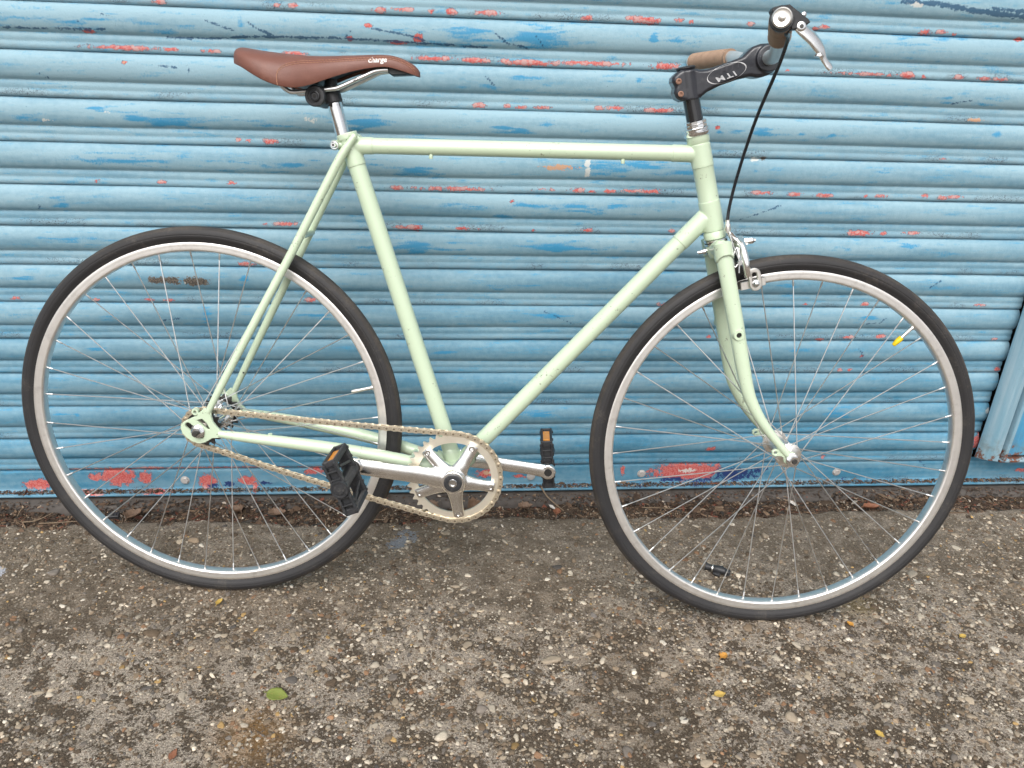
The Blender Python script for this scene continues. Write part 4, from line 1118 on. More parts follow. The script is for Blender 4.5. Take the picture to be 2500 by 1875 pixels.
STP = [(0.1585, 0.8985), (0.1575, 0.9110), (0.1600, 0.9205), (0.1700, 0.9285), (0.1850, 0.9335), (0.2000, 0.9358), (0.2414, 0.9405), (0.2836, 0.9452), (0.3200, 0.9478), (0.3400, 0.9432), (0.3520, 0.9365), (0.3575, 0.9300)]
for off in (0.0, -0.0030):
    tag(build('stitching', stitch(STP, off), 'thread', sa, 0), kind='stuff')
vs, fs = text_mesh('charge', 0.0112, 0.00022, 0.0, 0.95)
tv = [on_saddle(0.3010 + v.x, 0.9428 + v.y + v.x * 0.08, off=0.00035) for v in vs]
if all(t is not None for t in tv):
    tag(build('maker_lettering', MB().add(tv, fs), 'white_print', sa, 0, fix=False), 'white lettering on the nose of the saddle')
vs, fs = text_mesh('CR-MO', 0.0052, 0.00012, 0.0, 1.0)
ra = math.atan2(0.0165, 0.0346)
tv = [P(0.2622 + v.x * math.cos(ra) - v.y * math.sin(ra), 0.9110 + v.x * math.sin(ra) + v.y * math.cos(ra), 0.0200 + math.sqrt(max(0, 0.0037 ** 2 - min(v.y ** 2, 0.0036 ** 2)))) for v in vs]
build('rail_lettering', MB().add(tv, fs), 'dark_print', sa, 0, fix=False)

# ------------------------------------------------------------------ headset, stem, bar (turned with the fork)
def S(mb):
    return mb.xf(STEER)
hsd = -hdir
hp = P(*HT0)
hset = tag(empty('headset', bike), 'chromed headset cups and lock nuts')
build('upper_cup', MB().lathe([(-0.001, 0.0180), (0.0, 0.0198), (0.003, 0.0212), (0.0055, 0.0212), (0.0065, 0.0195), (0.0078, 0.0195), (0.0085, 0.0208), (0.0105, 0.0210), (0.0120, 0.0185)], hp, hsd, 36), 'chrome', hset)
build('lock_nut', MB().lathe([(0.0118, 0.0165), (0.0125, 0.0178), (0.0160, 0.0178), (0.0168, 0.0165), (0.0175, 0.0176), (0.0215, 0.0176), (0.0228, 0.0160), (0.0228, 0.0125)], hp, hsd, 12), 'chrome', hset, 20)
lp = P(*HT1)
build('lower_cup', MB().lathe([(0.0, 0.0178), (0.001, 0.0190), (0.0035, 0.0192), (0.0045, 0.0182), (0.0050, 0.0170), (0.0058, 0.0184), (0.0086, 0.0186), (0.0092, 0.0165)], lp, hdir, 36), 'chrome', hset)
build('bearing_seal', MB().lathe([(0.0044, 0.0176), (0.0044, 0.0184), (0.0058, 0.0184), (0.0058, 0.0176)], lp, hdir, 32), 'hole', hset)

stem = tag(empty('stem', bike), 'black forward stem mounted upside down')
q0 = hp + hsd * 0.020
build('quill', S(MB().lathe([(0, 0.0131), (0.010, 0.0131), (0.042, 0.0131)], q0, hsd, 32)), 'gloss_black', stem)
STEM = [(0.7588, 0.9442), (0.7660, 0.9490), (0.7738, 0.9503), (0.7878, 0.9513), (0.7940, 0.9497), (0.8048, 0.9510), (0.8371, 0.9632), (0.8571, 0.9719), (0.8640, 0.9800), (0.8710, 0.9865), (0.8827, 0.9912), (0.8936, 0.9925), (0.9045, 0.9890), (0.9125, 0.9810), (0.9155, 0.9700), (0.9125, 0.9590),
        (0.9080, 0.9525), (0.9000, 0.9468), (0.8900, 0.9432), (0.8820, 0.9421), (0.8719, 0.9435), (0.8541, 0.9388), (0.8271, 0.9283), (0.8084, 0.9182), (0.8006, 0.9111), (0.7924, 0.9081), (0.7786, 0.9041), (0.7687, 0.9030), (0.7612, 0.9068), (0.7568, 0.9147), (0.7576, 0.9228), (0.7522, 0.9306), (0.7525, 0.9373)][::-1]
mb = MB()
mb.prism(STEM, [], 0.0165, -0.0165, bev=0.0040)
# the clamp is wider than the neck
mb.tube([P(0.8960, 0.9700, 0.0225), P(0.8960, 0.9700, -0.0225)], 0.0195, 40)
mb.tube([P(0.7760, 0.9480, 0), P(0.7855, 0.9060, 0)], 0.0185, 36)
o = build('body', S(mb), 'black_paint', stem); remesh(o, 0.0011, 6)
build('clamp_gap', S(MB().box(P(0.9135, 0.9700), (0.0035, 0, 0.0), (0, 0.0228, 0), (0, 0, 0.0009))), 'hole', stem)
build('face_plate', S(MB().prism([(0.8975, 0.9915), (0.9060, 0.9885), (0.9130, 0.9800), (0.9120, 0.9780), (0.9010, 0.9855), (0.8960, 0.9860)][::-1], [], 0.0232, -0.0232, bev=0.0016)), 'black_paint', stem)
build('top_cap', S(MB().lathe([(0.0, 0.0135), (0.0015, 0.0150), (0.0035, 0.0150), (0.0045, 0.0130)], P(0.7748, 0.9500), Vector((-0.20, 0, 0.98)), 28)), 'plastic', stem)
for (u, v) in ((0.7617, 0.9312), (0.7668, 0.9131)):
    build('clamp_bolt', S(MB().lathe([(0.0, 0.0045), (0.0022, 0.0045), (0.0026, 0.0040), (0.0026, 0.0024), (0.0006, 0.0022)], P(u, v, 0.0162), (0, -1, 0), 18)), 'rust_bolt', stem)
# printed oval and lettering, upside down as the stem is
la = math.atan2(0.9587 - 0.9352, 0.8645 - 0.8060)
def on_stem(x, y, off=0.0001):
    # x along the stem, y across; the neck is slightly rounded across
    return P(0.8352 + x * math.cos(la) - y * math.sin(la), 0.9468 + x * math.sin(la) + y * math.cos(la), 0.0000)
sb = BVHTree.FromPolygons([v.co for v in o.data.vertices], [tuple(p.vertices) for p in o.data.polygons])
def press(x, y, off):
    q = STEER @ on_stem(x, y)
    h = sb.ray_cast(Vector((q.x, -0.08, q.z)), Vector((0, 1, 0)))
    return (h[0] + Vector((0, -off, 0))) if h[0] is not None else q + Vector((0, -0.0166, 0))
def oval(a, b, t0, t1, wd, n=60):
    vs = []; fs = []
    for i in range(n + 1):
        t = t0 + (t1 - t0) * i / n
        wv = wd(t) if callable(wd) else wd
        vs += [press(a * math.cos(t), b * math.sin(t), 0.00035), press((a - wv) * math.cos(t), (b - wv) * math.sin(t), 0.00035)]
    for i in range(n):
        fs.append((2 * i, 2 * i + 1, 2 * i + 3, 2 * i + 2))
    return MB().add(vs, fs)
build('oval_emblem', oval(0.0312, 0.0128, 0, 2 * math.pi, lambda t: 0.00035 + 0.0016 * max(0, math.cos(t - 0.25)) ** 8 + 0.0014 * max(0, math.cos(t - math.pi - 0.25)) ** 8), 'silver_print', stem, 0, fix=False)
vs, fs = text_mesh('ITM', 0.0150, 0.00025, -0.25, 1.25)
tv = [press(-v.x * 1.12 - 0.0035, -v.y * 0.72 - 0.0042, 0.00045) for v in vs]
build('maker_lettering', MB().add(tv, fs), 'silver_print', stem, 0, fix=False)
tv = [press(-v.x * 1.12 + 0.0050, v.y * 0.72 + 0.0050, 0.00035) for v in vs]
build('maker_lettering', MB().add(tv, fs), 'grey_print', stem, 0, fix=False)

hb_ = tag(empty('handlebar', bike), 'plain alloy handlebar with tan cord grips')
def bar_pts(sgn, w0, w1, n=24):
    key = [(0.8955, 0.9705, 0.0), (0.8955, 0.9705, 0.030), (0.8945, 0.9715, 0.050), (0.8890, 0.9770, 0.078), (0.8790, 0.9840, 0.108), (0.8700, 0.9868, 0.135), (0.8520, 0.9890, 0.190), (0.8375, 0.9900, 0.236)]
    pts = catmull([P(u, v, w * sgn) for u, v, w in key], 10)
    return [p for p in pts if w0 - 1e-6 <= -p.y * sgn <= w1 + 1e-6]
build('bar', S(MB().tube(list(reversed(bar_pts(-1, 0, 0.236)))[:-1] + bar_pts(1, 0, 0.236), 0.0111, 24, up=Vector((0, 0, 1)))), 'bar', hb_)
for sgn in (1, -1):
    # cord wound round the bar: a ridged sleeve
    core = bar_pts(sgn, 0.118, 0.226 if sgn > 0 else 0.232)
    dense = []
    for a, b_ in zip(core, core[1:]):
        for t in range(10):
            dense.append(a.lerp(b_, t / 10))
    L = 0.0; rad = []
    prev = dense[0]
    for q in dense:
        L += (q - prev).length; prev = q
        rad.append((0.0144 if sgn > 0 else 0.0132) + (0.0013 * abs(math.sin(L / 0.0042 * math.pi)) if 0.005 < L else 0.0016))
    build('grip', S(MB().tube(dense, rad, 24, up=Vector((0, 0, 1)))), 'tan', hb_, 50)
e1 = bar_pts(1, 0.2, 0.236)[-1]; ed = (bar_pts(1, 0.2, 0.236)[-1] - bar_pts(1, 0.2, 0.236)[-2]).normalized()
build('bar_plug', S(MB().lathe([(-0.004, 0.0108), (0.001, 0.0126), (0.003, 0.0124), (0.0042, 0.0108), (0.0036, 0.0098), (0.0036, 0.0052), (0.0058, 0.0045), (0.0070, 0.0022), (0.0072, 0.0001)], e1, ed, 32)), 'alloy', hb_)
e2 = bar_pts(-1, 0.2, 0.236)[-1]
build('bar_plug', S(MB().lathe([(-0.004, 0.0108), (0.001, 0.0118), (0.003, 0.0112), (0.0036, 0.0080), (0.0036, 0.0001)], e2, Vector((ed.x, -ed.y, ed.z)), 32)), 'alloy', hb_)

# ------------------------------------------------------------------ brake lever
lev = tag(empty('brake_lever', bike), 'silver brake lever in a black clamp at the near end of the handlebar')
lc = e1 - ed * 0.012
a_, b_ = frame_for(ed, Vector((0, 0, 1)))
mb = MB()
rr = []
for h in (-0.008, -0.0072, 0.0072, 0.008):
    rr.append((h, 0.0145 if abs(h) > 0.0075 else 0.0153))
mb.lathe([(-0.008, 0.0112)] + rr + [(0.008, 0.0112)], lc, ed, 36)
def L2(du, dv, dw=0.0):
    return Vector((lc.x + du, lc.y - dw, lc.z + dv))
mb.prism([(0.004, 0.0155), (-0.004, 0.0160), (-0.0140, 0.0130), (-0.0160, 0.0090), (-0.013, 0.004), (0.0, 0.010)][::-1], [], 0.0075, -0.0075, to3=lambda u, v, w: L2(u, v, w), bev=0.0012)
mb.prism([(-0.002, 0.0160), (0.006, 0.0175), (0.0330, 0.0010), (0.0350, -0.0020), (0.0315, -0.0050), (0.0260, -0.0042), (0.0185, -0.0110), (0.0120, -0.0120), (0.008, -0.004)][::-1], [], 0.0072, -0.0072, to3=lambda u, v, w: L2(u, v, w), bev=0.0015)
build('clamp', S(mb), 'plastic', lev, 35)
build('clamp_screw', S(MB().lathe([(0, 0.0042), (0.002, 0.0042), (0.0045, 0.003), (0.0052, 0.001)], L2(0.0260, 0.0062, 0.0), (0.55, 0, 0.83), 16)), 'chrome', lev)
# blade: from the pivot forwards and down, a channel that narrows to a finger and a ball tip
bl = [(0.0215, -0.0060, 0.0), (0.0300, -0.0115, 0.0), (0.0430, -0.0205, -0.001), (0.0530, -0.0300, -0.002), (0.0590, -0.0380, -0.003), (0.0630, -0.0440, -0.004), (0.0690, -0.0500, -0.005), (0.0735, -0.0545, -0.005)]
br = [0.0085, 0.0098, 0.0100, 0.0098, 0.0088, 0.0062, 0.0054, 0.0060, 0.0046]
path = catmull([L2(*q) for q in bl], 6)
build('blade', S(MB().tube(path, br, 20, up=Vector((0.30, -0.85, 0.38)), flat=0.45)), 'polished', lev)
build('pivot', S(MB().lathe([(0.0, 0.0060), (0.003, 0.0060), (0.0036, 0.0052), (0.0036, 0.0026), (0.0026, 0.0022), (0.0026, 0.0001)], L2(0.0240, -0.0075, 0.0042), (0, -1, 0), 20)), 'chrome', lev)
build('pivot_screw', S(MB().lathe([(0, 0.0023), (0.0008, 0.0020)], L2(0.0240, -0.0075, 0.0070), (0, -1, 0), 12)), 'dark_steel', lev)
mb = MB().prism([(0.052, -0.0330), (0.0575, -0.0400), (0.0545, -0.0420), (0.0485, -0.0410)], [], 0.003, -0.004, to3=lambda u, v, w: L2(u, v, w), bev=0.001)
build('cable_anchor', S(mb), 'polished', lev)
# cable
CB = [STEER @ L2(0.0120, -0.0080, -0.004), STEER @ L2(0.0115, -0.0150, -0.010), P(0.8751, 0.9780, 0.180), P(0.8777, 0.9478, 0.143), P(0.8720, 0.8858, 0.085), P(0.8690, 0.8380, 0.050), P(0.8637, 0.7863, 0.031), P(0.8600, 0.7466, 0.025), P(0.8596, 0.7275, 0.025)]
build('brake_cable', MB().tube(catmull(CB, 10), 0.0026, 12), 'cable', bike)

# ------------------------------------------------------------------ fork
fk = tag(empty('fork', bike), 'mint green steel fork with curved blades')
FB = [(0.8535, 0.6880, 0.0360), (0.8620, 0.6560, 0.0385), (0.8882, 0.5647, 0.0430), (0.9060, 0.5000, 0.0460), (0.9194, 0.4556, 0.0480), (0.9300, 0.4320, 0.0490), (0.9464, 0.4061, 0.0500), (0.9640, 0.3840, 0.0505), (0.9808, 0.3658, 0.0515), (1.0000, 0.3460, 0.0525)]
FBU = [UNST @ P(*q) for q in FB]
for sgn in (1, -1):
    pts = catmull([Vector((p.x, p.y * sgn, p.z)) for p in FBU], 6)
    build('blade', S(MB().tube(pts, [0.0132, 0.0132, 0.0128, 0.0118, 0.0108, 0.0098, 0.0088, 0.0078, 0.0068, 0.0062], 24, flat=[0.80, 0.80, 0.85, 0.95, 1.0, 1.0])), 'mint', fk)
FA = UNST @ P(1.0050, 0.3380, 0)          # wheel axle
mb = MB()
cdir = hdir
c0 = lp + hdir * 0.0100
mb.lathe([(0.0, 0.0172), (0.001, 0.0184), (0.008, 0.0184), (0.013, 0.0170), (0.020, 0.014)], c0, cdir, 32)
for sgn in (1, -1):
    top = UNST @ P(*FB[0]); top = Vector((top.x, top.y * sgn, top.z)); nx = UNST @ P(*FB[1]); nx = Vector((nx.x, nx.y * sgn, nx.z))
    dd = (nx - top).normalized()
    lug_sleeve(mb, top - dd * 0.004, dd, 0.020, 0.0148, 0.010, Vector((1, 0, 0)))
    mb.tube([top - dd * 0.006, top - dd * 0.0035, top + dd * 0.004], [0.0100, 0.0140, 0.0148], 28)
    mb.tube([top + dd * 0.004, c0 + cdir * 0.006], [0.0135, 0.0165], 20, flat=0.9)
build('crown', S(mb), 'mint', fk)
# rack eyelet on the near blade, tips with mudguard eyes
ep = UNST @ P(0.8925, 0.5480, 0.0545)
for sgn in (1, -1):
    e_ = Vector((ep.x, ep.y * sgn, ep.z))
    eb = build('rack_eyelet', S(MB().lathe([(-0.006, 0.0105), (0.001, 0.0088), (0.0020, 0.0082), (0.0020, 0.0044), (-0.0012, 0.0042)], e_, (0, -1 * sgn * -1 if sgn < 0 else -1, 0), 24)), 'mint', fk)
    build('eyelet_bore', S(MB().lathe([(0, 0.0043), (0.0002, 0.0042)], e_ + Vector((0, 0.0004 * sgn, 0)), (0, -1 if sgn > 0 else 1, 0), 20)), 'hole', fk)
    tip = [(-0.0060, 0.0120), (-0.0150, 0.0140), (-0.0240, 0.0162), (-0.0310, 0.0165), (-0.0358, 0.0125), (-0.0350, 0.0065), (-0.0300, 0.0035), (-0.0200, 0.0045), (-0.0145, 0.0020), (-0.0130, -0.0060), (-0.0060, -0.0110), (0.0030, -0.0120), (0.0100, -0.0070), (0.0115, 0.0020), (0.0070, 0.0090), (0.0010, 0.0120)]
    ey2 = [(FA.x - 0.0295, FA.z + 0.0100)]
    mb = MB().prism([(FA.x + a, FA.z + b__) for a, b__ in tip], [ring2(0.0026, 14, c=ey2[0]), ring2(0.0050, 16, c=(FA.x, FA.z))], 0.0500 * sgn, 0.0560 * sgn, bev=0.0009)
    build('tip', S(mb), 'mint', fk, 35)

# ------------------------------------------------------------------ front brake
bk = tag(empty('brake_caliper', bike), 'silver side-pull brake caliper on the fork crown')
def U(u, v, w=0.0):
    return UNST @ P(u, v, w)
mb = MB()
mb.tube([U(0.872, 0.6880), U(0.914, 0.6960)], 0.0030, 12)
mb.lathe([(0, 0.0058), (0.006, 0.0058)], U(0.8960, 0.6925), Vector((0.97, 0, 0.19)), 6)
mb.lathe([(0, 0.0054), (0.0055, 0.0054), (0.0085, 0.0042), (0.0100, 0.0020)], U(0.9030, 0.6938), Vector((0.97, 0, 0.19)), 6)
build('pivot_bolt', S(mb), 'chrome', bk, 25)
mb = MB()
mb.lathe([(0, 0.0064), (0.003, 0.0064), (0.0036, 0.0052), (0.0085, 0.0050), (0.0090, 0.0036), (0.0165, 0.0034)], U(0.8385, 0.6745), Vector((-0.975, 0, -0.22)), 14)
build('mounting_nut', S(mb), 'chrome', bk, 30)
# arms: near arm sweeps down outside the tyre, the far one mirrors it, the upper arm carries the cable
def arm(sgn):
    mb = MB()
    pts = [U(0.8840, 0.6920, 0.006 * sgn), U(0.8875, 0.6870, 0.018 * sgn), U(0.8905, 0.6740, 0.0300 * sgn), U(0.8945, 0.6600, 0.0345 * sgn), U(0.8975, 0.6480, 0.0335 * sgn), U(0.9010, 0.6400, 0.0310 * sgn)]
    mb.tube(catmull(pts, 6), [0.0100, 0.0098, 0.0090, 0.0086, 0.0078, 0.0070], 18, up=Vector((1, 0, 0)), flat=0.80)
    mb.tube([U(0.876, 0.6895, 0.0), U(0.894, 0.6930, 0.0)], 0.0105, 20)
    return mb
for sgn in (1, -1):
    o = build('arm', S(arm(sgn)), 'polished', bk); remesh(o, 0.0011, 5)
mb = MB()
mb.tube(catmull([U(0.8820, 0.6930, 0.004), U(0.8740, 0.7000, 0.012), U(0.8660, 0.7080, 0.020), U(0.8622, 0.7110, 0.025)], 5), [0.0075, 0.0058, 0.0045, 0.0042], 14)
o = build('cable_arm', S(mb), 'polished', bk)
build('barrel_adjuster', MB().lathe([(-0.004, 0.0030), (0.0, 0.0030), (0.0, 0.0056), (0.0035, 0.0056), (0.0035, 0.0044), (0.0095, 0.0046), (0.0110, 0.0034), (0.0165, 0.0034)], P(0.8618, 0.7115, 0.025), Vector((-0.13, 0.0, 0.99)), 16), 'alloy', bk)
build('cable_end', S(MB().tube([U(0.8640, 0.7090, 0.0255), U(0.8725, 0.6870, 0.0325), U(0.8835, 0.6650, 0.0360), U(0.8850, 0.6460, 0.0370)], [0.0009, 0.0009, 0.0009, 0.0013], 8)), 'steel', bk)
build('cable_clamp', S(MB().lathe([(0, 0.0042), (0.006, 0.0042)], U(0.8840, 0.6620, 0.0330), (0, -1, 0), 6)), 'chrome', bk, 20)
build('spring', S(MB().tube(catmull([U(0.8800, 0.6850, 0.022), U(0.8735, 0.6700, 0.030), U(0.8765, 0.6570, 0.033), U(0.8800, 0.6560, 0.034), U(0.8835, 0.6680, 0.031), U(0.8800, 0.6850, 0.026)], 6), 0.0011, 8)), 'steel', bk)
for sgn in (1, -1):
    sl = slot2((0.9108, 0.6440), (0.9152, 0.6282), 0.0105, 10)
    ho = slot2((0.9108, 0.6440), (0.9142, 0.6315), 0.0037, 8)
    f3 = lambda u, v, w: U(u, v, w)
    build('shoe_holder', S(MB().prism(sl, [ho], 0.0270 * sgn, 0.0335 * sgn, to3=f3, bev=0.0014)), 'alloy', bk, 35)
    build('shoe_bolt', S(MB().lathe([(0, 0.0064), (0.0012, 0.0064), (0.0014, 0.0050), (0.0055, 0.0048), (0.0075, 0.0034), (0.0082, 0.0012)], U(0.9146, 0.6298, 0.0335 * sgn), (0, -sgn, 0), 14)), 'chrome', bk, 35)
    pad = [(0.8922, 0.6290), (0.9308, 0.6400), (0.9333, 0.6272), (0.8945, 0.6160)]
    build('shoe_plate', S(MB().prism(pad, [], 0.0195 * sgn, 0.0268 * sgn, to3=f3, bev=0.0008)), 'alloy', bk, 35)
    pad2 = [(0.8900, 0.6285), (0.9300, 0.6392), (0.9322, 0.6285), (0.8920, 0.6165)]
    build('brake_pad', S(MB().prism(pad2, [], 0.0112 * sgn, 0.0194 * sgn, to3=f3, bev=0.0006)), 'rubber', bk, 35)

# ------------------------------------------------------------------ wheels
RT = 0.3380
def make_wheel(name_label, flange_r, flange_w, phase, valve_ang, yellow, rear):
    wh = empty('wheel', bike); tag(wh, name_label)
    Yx = Vector((0, 1, 0)); O0 = Vector((0, 0, 0))
    # tyre section with the two moulding lines of the side wall
    pr = []
    rc, rs = 0.3250, 0.0130
    for i in range(65):
        t = R(-128 + 256 * i / 64)
        k = 1.0
        deg = abs(-128 + 256 * i / 64)
        if 34 < deg < 42:
            k = 0.965
        if 88 < deg < 96:
            k = 0.965
        pr.append((rs * k * math.sin(t), rc + rs * k * math.cos(t) * 1.0))
    pr = [(-0.0070, 0.3090), (-0.0088, 0.3112)] + pr + [(0.0088, 0.3112), (0.0070, 0.3090)]
    mb = MB().lathe(pr, O0, Yx, 160)
    mb.f = mb.f[:-2]
    build('tyre', mb, 'rubber', wh, 50)
    rp = [(0.0082, 0.3090), (0.0094, 0.3122), (0.0101, 0.3124), (0.0104, 0.3116), (0.0102, 0.3075), (0.0099, 0.3040), (0.0101, 0.3005), (0.0098, 0.2992), (0.0085, 0.2978), (0.0055, 0.2968), (0.0, 0.2964)]
    rp = rp + [(-a, b_) for a, b_ in reversed(rp[:-1])]
    mb = MB().lathe(rp, O0, Yx, 160, closed=True)
    build('rim', mb, 'rim', wh, 40)
    # hub
    mb = MB()
    if rear:
        mb.lathe([(-0.040, 0.0160), (-0.0365, 0.0160), (-0.0350, 0.0260), (-0.0320, 0.0262), (-0.0305, 0.0190), (-0.022, 0.0155), (0.022, 0.0155), (0.0305, 0.0190), (0.0320, 0.0262), (0.0350, 0.0260), (0.0365, 0.0160), (0.040, 0.0160)], O0, Yx, 40)
    else:
        mb.lathe([(-0.043, 0.0100), (-0.0385, 0.0140), (-0.0365, 0.0218), (-0.0338, 0.0220), (-0.0325, 0.0155), (-0.026, 0.0135), (0.026, 0.0135), (0.0325, 0.0155), (0.0338, 0.0220), (0.0365, 0.0218), (0.0385, 0.0140), (0.043, 0.0100)], O0, Yx, 40)
    build('hub', mb, 'chrome' if rear else 'alloy', wh, 35)
    end = 0.080 if rear else 0.067
    build('axle', MB().lathe([(-end, 0.0040), (-end + 0.001, 0.0048), (end - 0.001, 0.0048), (end, 0.0040)], O0, Yx, 16), 'dark_steel', wh)
    dw = 0.0636 if rear else 0.0562
    for sgn in (1, -1):
        mb = MB().lathe([(dw + 0.0018, 0.0062), (dw + 0.0018, 0.0098), (dw + 0.0072, 0.0098), (dw + 0.0086, 0.0084), (dw + 0.0086, 0.0045)], O0, (0, sgn, 0), 6)
        mb.lathe([(dw, 0.0062), (dw, 0.0118), (dw + 0.0016, 0.0118), (dw + 0.0020, 0.0112)], O0, (0, sgn, 0), 24)
        build('axle_nut', mb, 'chrome', wh, 25)
        mb = MB().lathe([(0.040, 0.0085), (0.0562 if not rear else 0.057, 0.0080)], O0, (0, sgn, 0), 20)
        build('cone', mb, 'alloy', wh)
    # spokes: 36, three cross; four templates shared by the copies
    rf = flange_r
    temps = {}
    for side in (1, -1):
        for lead in (1, -1):
            for head in (1, -1):
                pass
            ins = 0.0018 * lead
            a0 = R(56) * lead
            p0 = Vector((rf * math.cos(a0), side * (flange_w + ins), rf * math.sin(a0)))
            p1 = Vector((0.2975, side * 0.0025, 0.0))
            d = (p1 - p0).normalized()
            mb = MB().tube([p0, p1 - d * 0.010], 0.00098, 6)
            mb.lathe([(0.0, 0.0011), (0.0010, 0.0016), (0.0085, 0.0016), (0.0110, 0.0019)], p1 - d * 0.0115, d, 8)
            # head and elbow at the flange
            mb.tube([p0 + Vector((0, -side * 0.0036 * lead, 0)), p0 + Vector((0, side * 0.0006 * lead, 0))], [0.0019, 0.0012], 6)
            temps[(side, lead)] = mb.mesh('spoke', 50)
            temps[(side, lead)].materials.append(M['steel'])
    for k in range(36):
        side = 1 if k % 2 else -1
        lead = 1 if (k // 2) % 2 else -1
        s_ = link('spoke', temps[(side, lead)], None, wh)
        s_.rotation_euler = (0, -(phase + R(10 * k)), 0)
    # spoke holes seen in the flange
    mb = MB()
    for side in (1, -1):
        for k in range(18):
            a = phase + R(20 * k + 7)
            c = Vector((rf * math.cos(a), side * 0.0367 if not rear else side * 0.0352, rf * math.sin(a)))
            mb.lathe([(0, 0.0017), (0.0002, 0.0016)], c, (0, side, 0), 8)
    tag(build('spoke_holes', mb, 'hole', wh, 0), kind='stuff')
    # valve
    va = R(valve_ang); dv = Vector((math.cos(va), 0, math.sin(va)))
    v0 = dv * 0.2965
    va_ = build('valve', MB().lathe([(0, 0.0050), (0.0025, 0.0050), (0.0028, 0.0031), (0.026, 0.0030), (0.0265, 0.0023), (0.036, 0.0022), (0.0365, 0.0016), (0.039, 0.0016)], v0, -dv, 14), 'alloy', wh, 30)
    if yellow:
        build('valve_cap', MB().lathe([(0.0245, 0.0046), (0.031, 0.0049), (0.041, 0.0036), (0.0425, 0.0026)], v0, -dv, 14), 'yellow', wh, 35)
    else:
        build('valve_cap', MB().lathe([(0.0262, 0.0036), (0.033, 0.0036), (0.0390, 0.0026), (0.040, 0.0010)], v0, -dv, 12), 'alloy', wh, 35)
    return wh
wr = make_wheel('rear wheel carrying the chain sprocket', 0.0225, 0.0335, R(4), 14.5, False, True)
wr.location = (0, 0, RT)
wf = make_wheel('front wheel with a yellow valve cap', 0.0178, 0.0352, R(54), 49.0, True, False)
wf.matrix_local = Matrix.Translation((1.0050, 0, RT)) @ Matrix.Rotation(R(3.15), 4, ST_AX)

# ------------------------------------------------------------------ transmission
PW = 0.0430                          # chain line
TP = 0.0127
def cog(mb, N, cx, cz, w, thick, rin, a0=0.0):
    pr_ = TP / 2 / math.sin(math.pi / N)
    out = []
    for i in range(N):
        for k, dr in enumerate((-0.0036, -0.0034, -0.0006, 0.0026, 0.0026, -0.0006, -0.0034)):
            t = a0 + 2 * math.pi * (i + (k + 0.0) / 7 + (0.02 if k in (3,) else 0)) / N
            out.append((cx + (pr_ + dr) * math.cos(t), cz + (pr_ + dr) * math.sin(t)))
    inn = [(cx + rin * math.cos(a0 + 2 * math.pi * i / len(out)), cz + rin * math.sin(a0 + 2 * math.pi * i / len(out))) for i in range(len(out))]
    n = len(out); vs = []
    for ww in (w - thick / 2, w + thick / 2):
        vs += [P(a, b_, ww) for a, b_ in out] + [P(a, b_, ww) for a, b_ in inn]
    fs = []
    for i in range(n):
        j = (i + 1) % n
        fs += [(i, j, n + j, n + i), (2 * n + j, 2 * n + i, 3 * n + i, 3 * n + j), (i, 2 * n + i, 2 * n + j, j), (n + j, 3 * n + j, 3 * n + i, n + i)]
    mb.add(vs, fs)
    return pr_
NR, NC = 16, 40
sp2 = tag(empty('sprocket', bike), 'rear sprocket and lock ring')
mb = MB(); rs_ = cog(mb, NR, 0, RT, PW, 0.0028, 0.019)
build('cog', mb, 'dark_steel', sp2, 30)
build('lock_ring', MB().lathe([(-0.004, 0.0190), (0.0015, 0.0190), (0.0030, 0.0180), (0.0032, 0.0105), (0.0012, 0.0100)], P(0, RT, PW), (0, -1, 0), 32), 'alloy', sp2)
mb = MB(); cog(mb, NR, 0, RT, -PW, 0.0028, 0.019)
mb.lathe([(-0.004, 0.0235), (0.004, 0.0235), (0.005, 0.0200), (0.005, 0.011)], P(0, RT, -PW), (0, 1, 0), 28)
build('freewheel', mb, 'dark_steel', sp2, 30)

cs_ = tag(empty('crankset', bike), 'polished alloy five-arm crankset')
mb = MB(); rc_ = cog(mb, NC, BB[0], BB[1], PW, 0.0034, 0.0645)
build('chainring', mb, 'ring', cs_, 30)
ARM = R(170.8)
mb = MB()
ad = Vector((math.cos(ARM), 0, math.sin(ARM)))
def ap(t, w, off=0.0):
    return P(BB[0], BB[1], w) + ad * t + Vector((-ad.z, 0, ad.x)) * off
rings_p = [ap(-0.004, 0.0555), ap(0.022, 0.0575), ap(0.050, 0.0612), ap(0.090, 0.0675), ap(0.130, 0.0735), ap(0.160, 0.0770), ap(0.172, 0.0775)]
mb.tube(catmull(rings_p, 5), [0.0200, 0.0185, 0.0162, 0.0150, 0.0146, 0.0146, 0.0150], 24, up=Vector((0, 1, 0)), flat=[0.50, 0.46, 0.44, 0.44, 0.46, 0.46])
mb.cyl(ap(0.170, 0.0700), ap(0.170, 0.0850), 0.0150, 28, 0.002)
mb.lathe([(0.046, 0.0200), (0.048, 0.0225), (0.060, 0.0225), (0.0665, 0.0195), (0.0665, 0.012)], P(*BB), (0, -1, 0), 36)
SPA = [R(62.5 - 72 * k) for k in range(5)]
for a in SPA:
    d = Vector((math.cos(a), 0, math.sin(a)))
    c = P(*BB)
    pts = [c + d * 0.010 + Vector((0, -0.0545, 0)), c + d * 0.028 + Vector((0, -0.0540, 0)), c + d * 0.048 + Vector((0, -0.0515, 0)), c + d * 0.0655 + Vector((0, -0.0492, 0)), c + d * 0.0720 + Vector((0, -0.0488, 0))]
    mb.tube(catmull(pts, 4), [0.0215, 0.0142, 0.0112, 0.0104, 0.0102, 0.0086], 18, flat=[0.46, 0.52, 0.50, 0.44, 0.40])
o = build('spider', mb, 'polished', cs_); remesh(o, 0.0013, 6)
mb = MB()
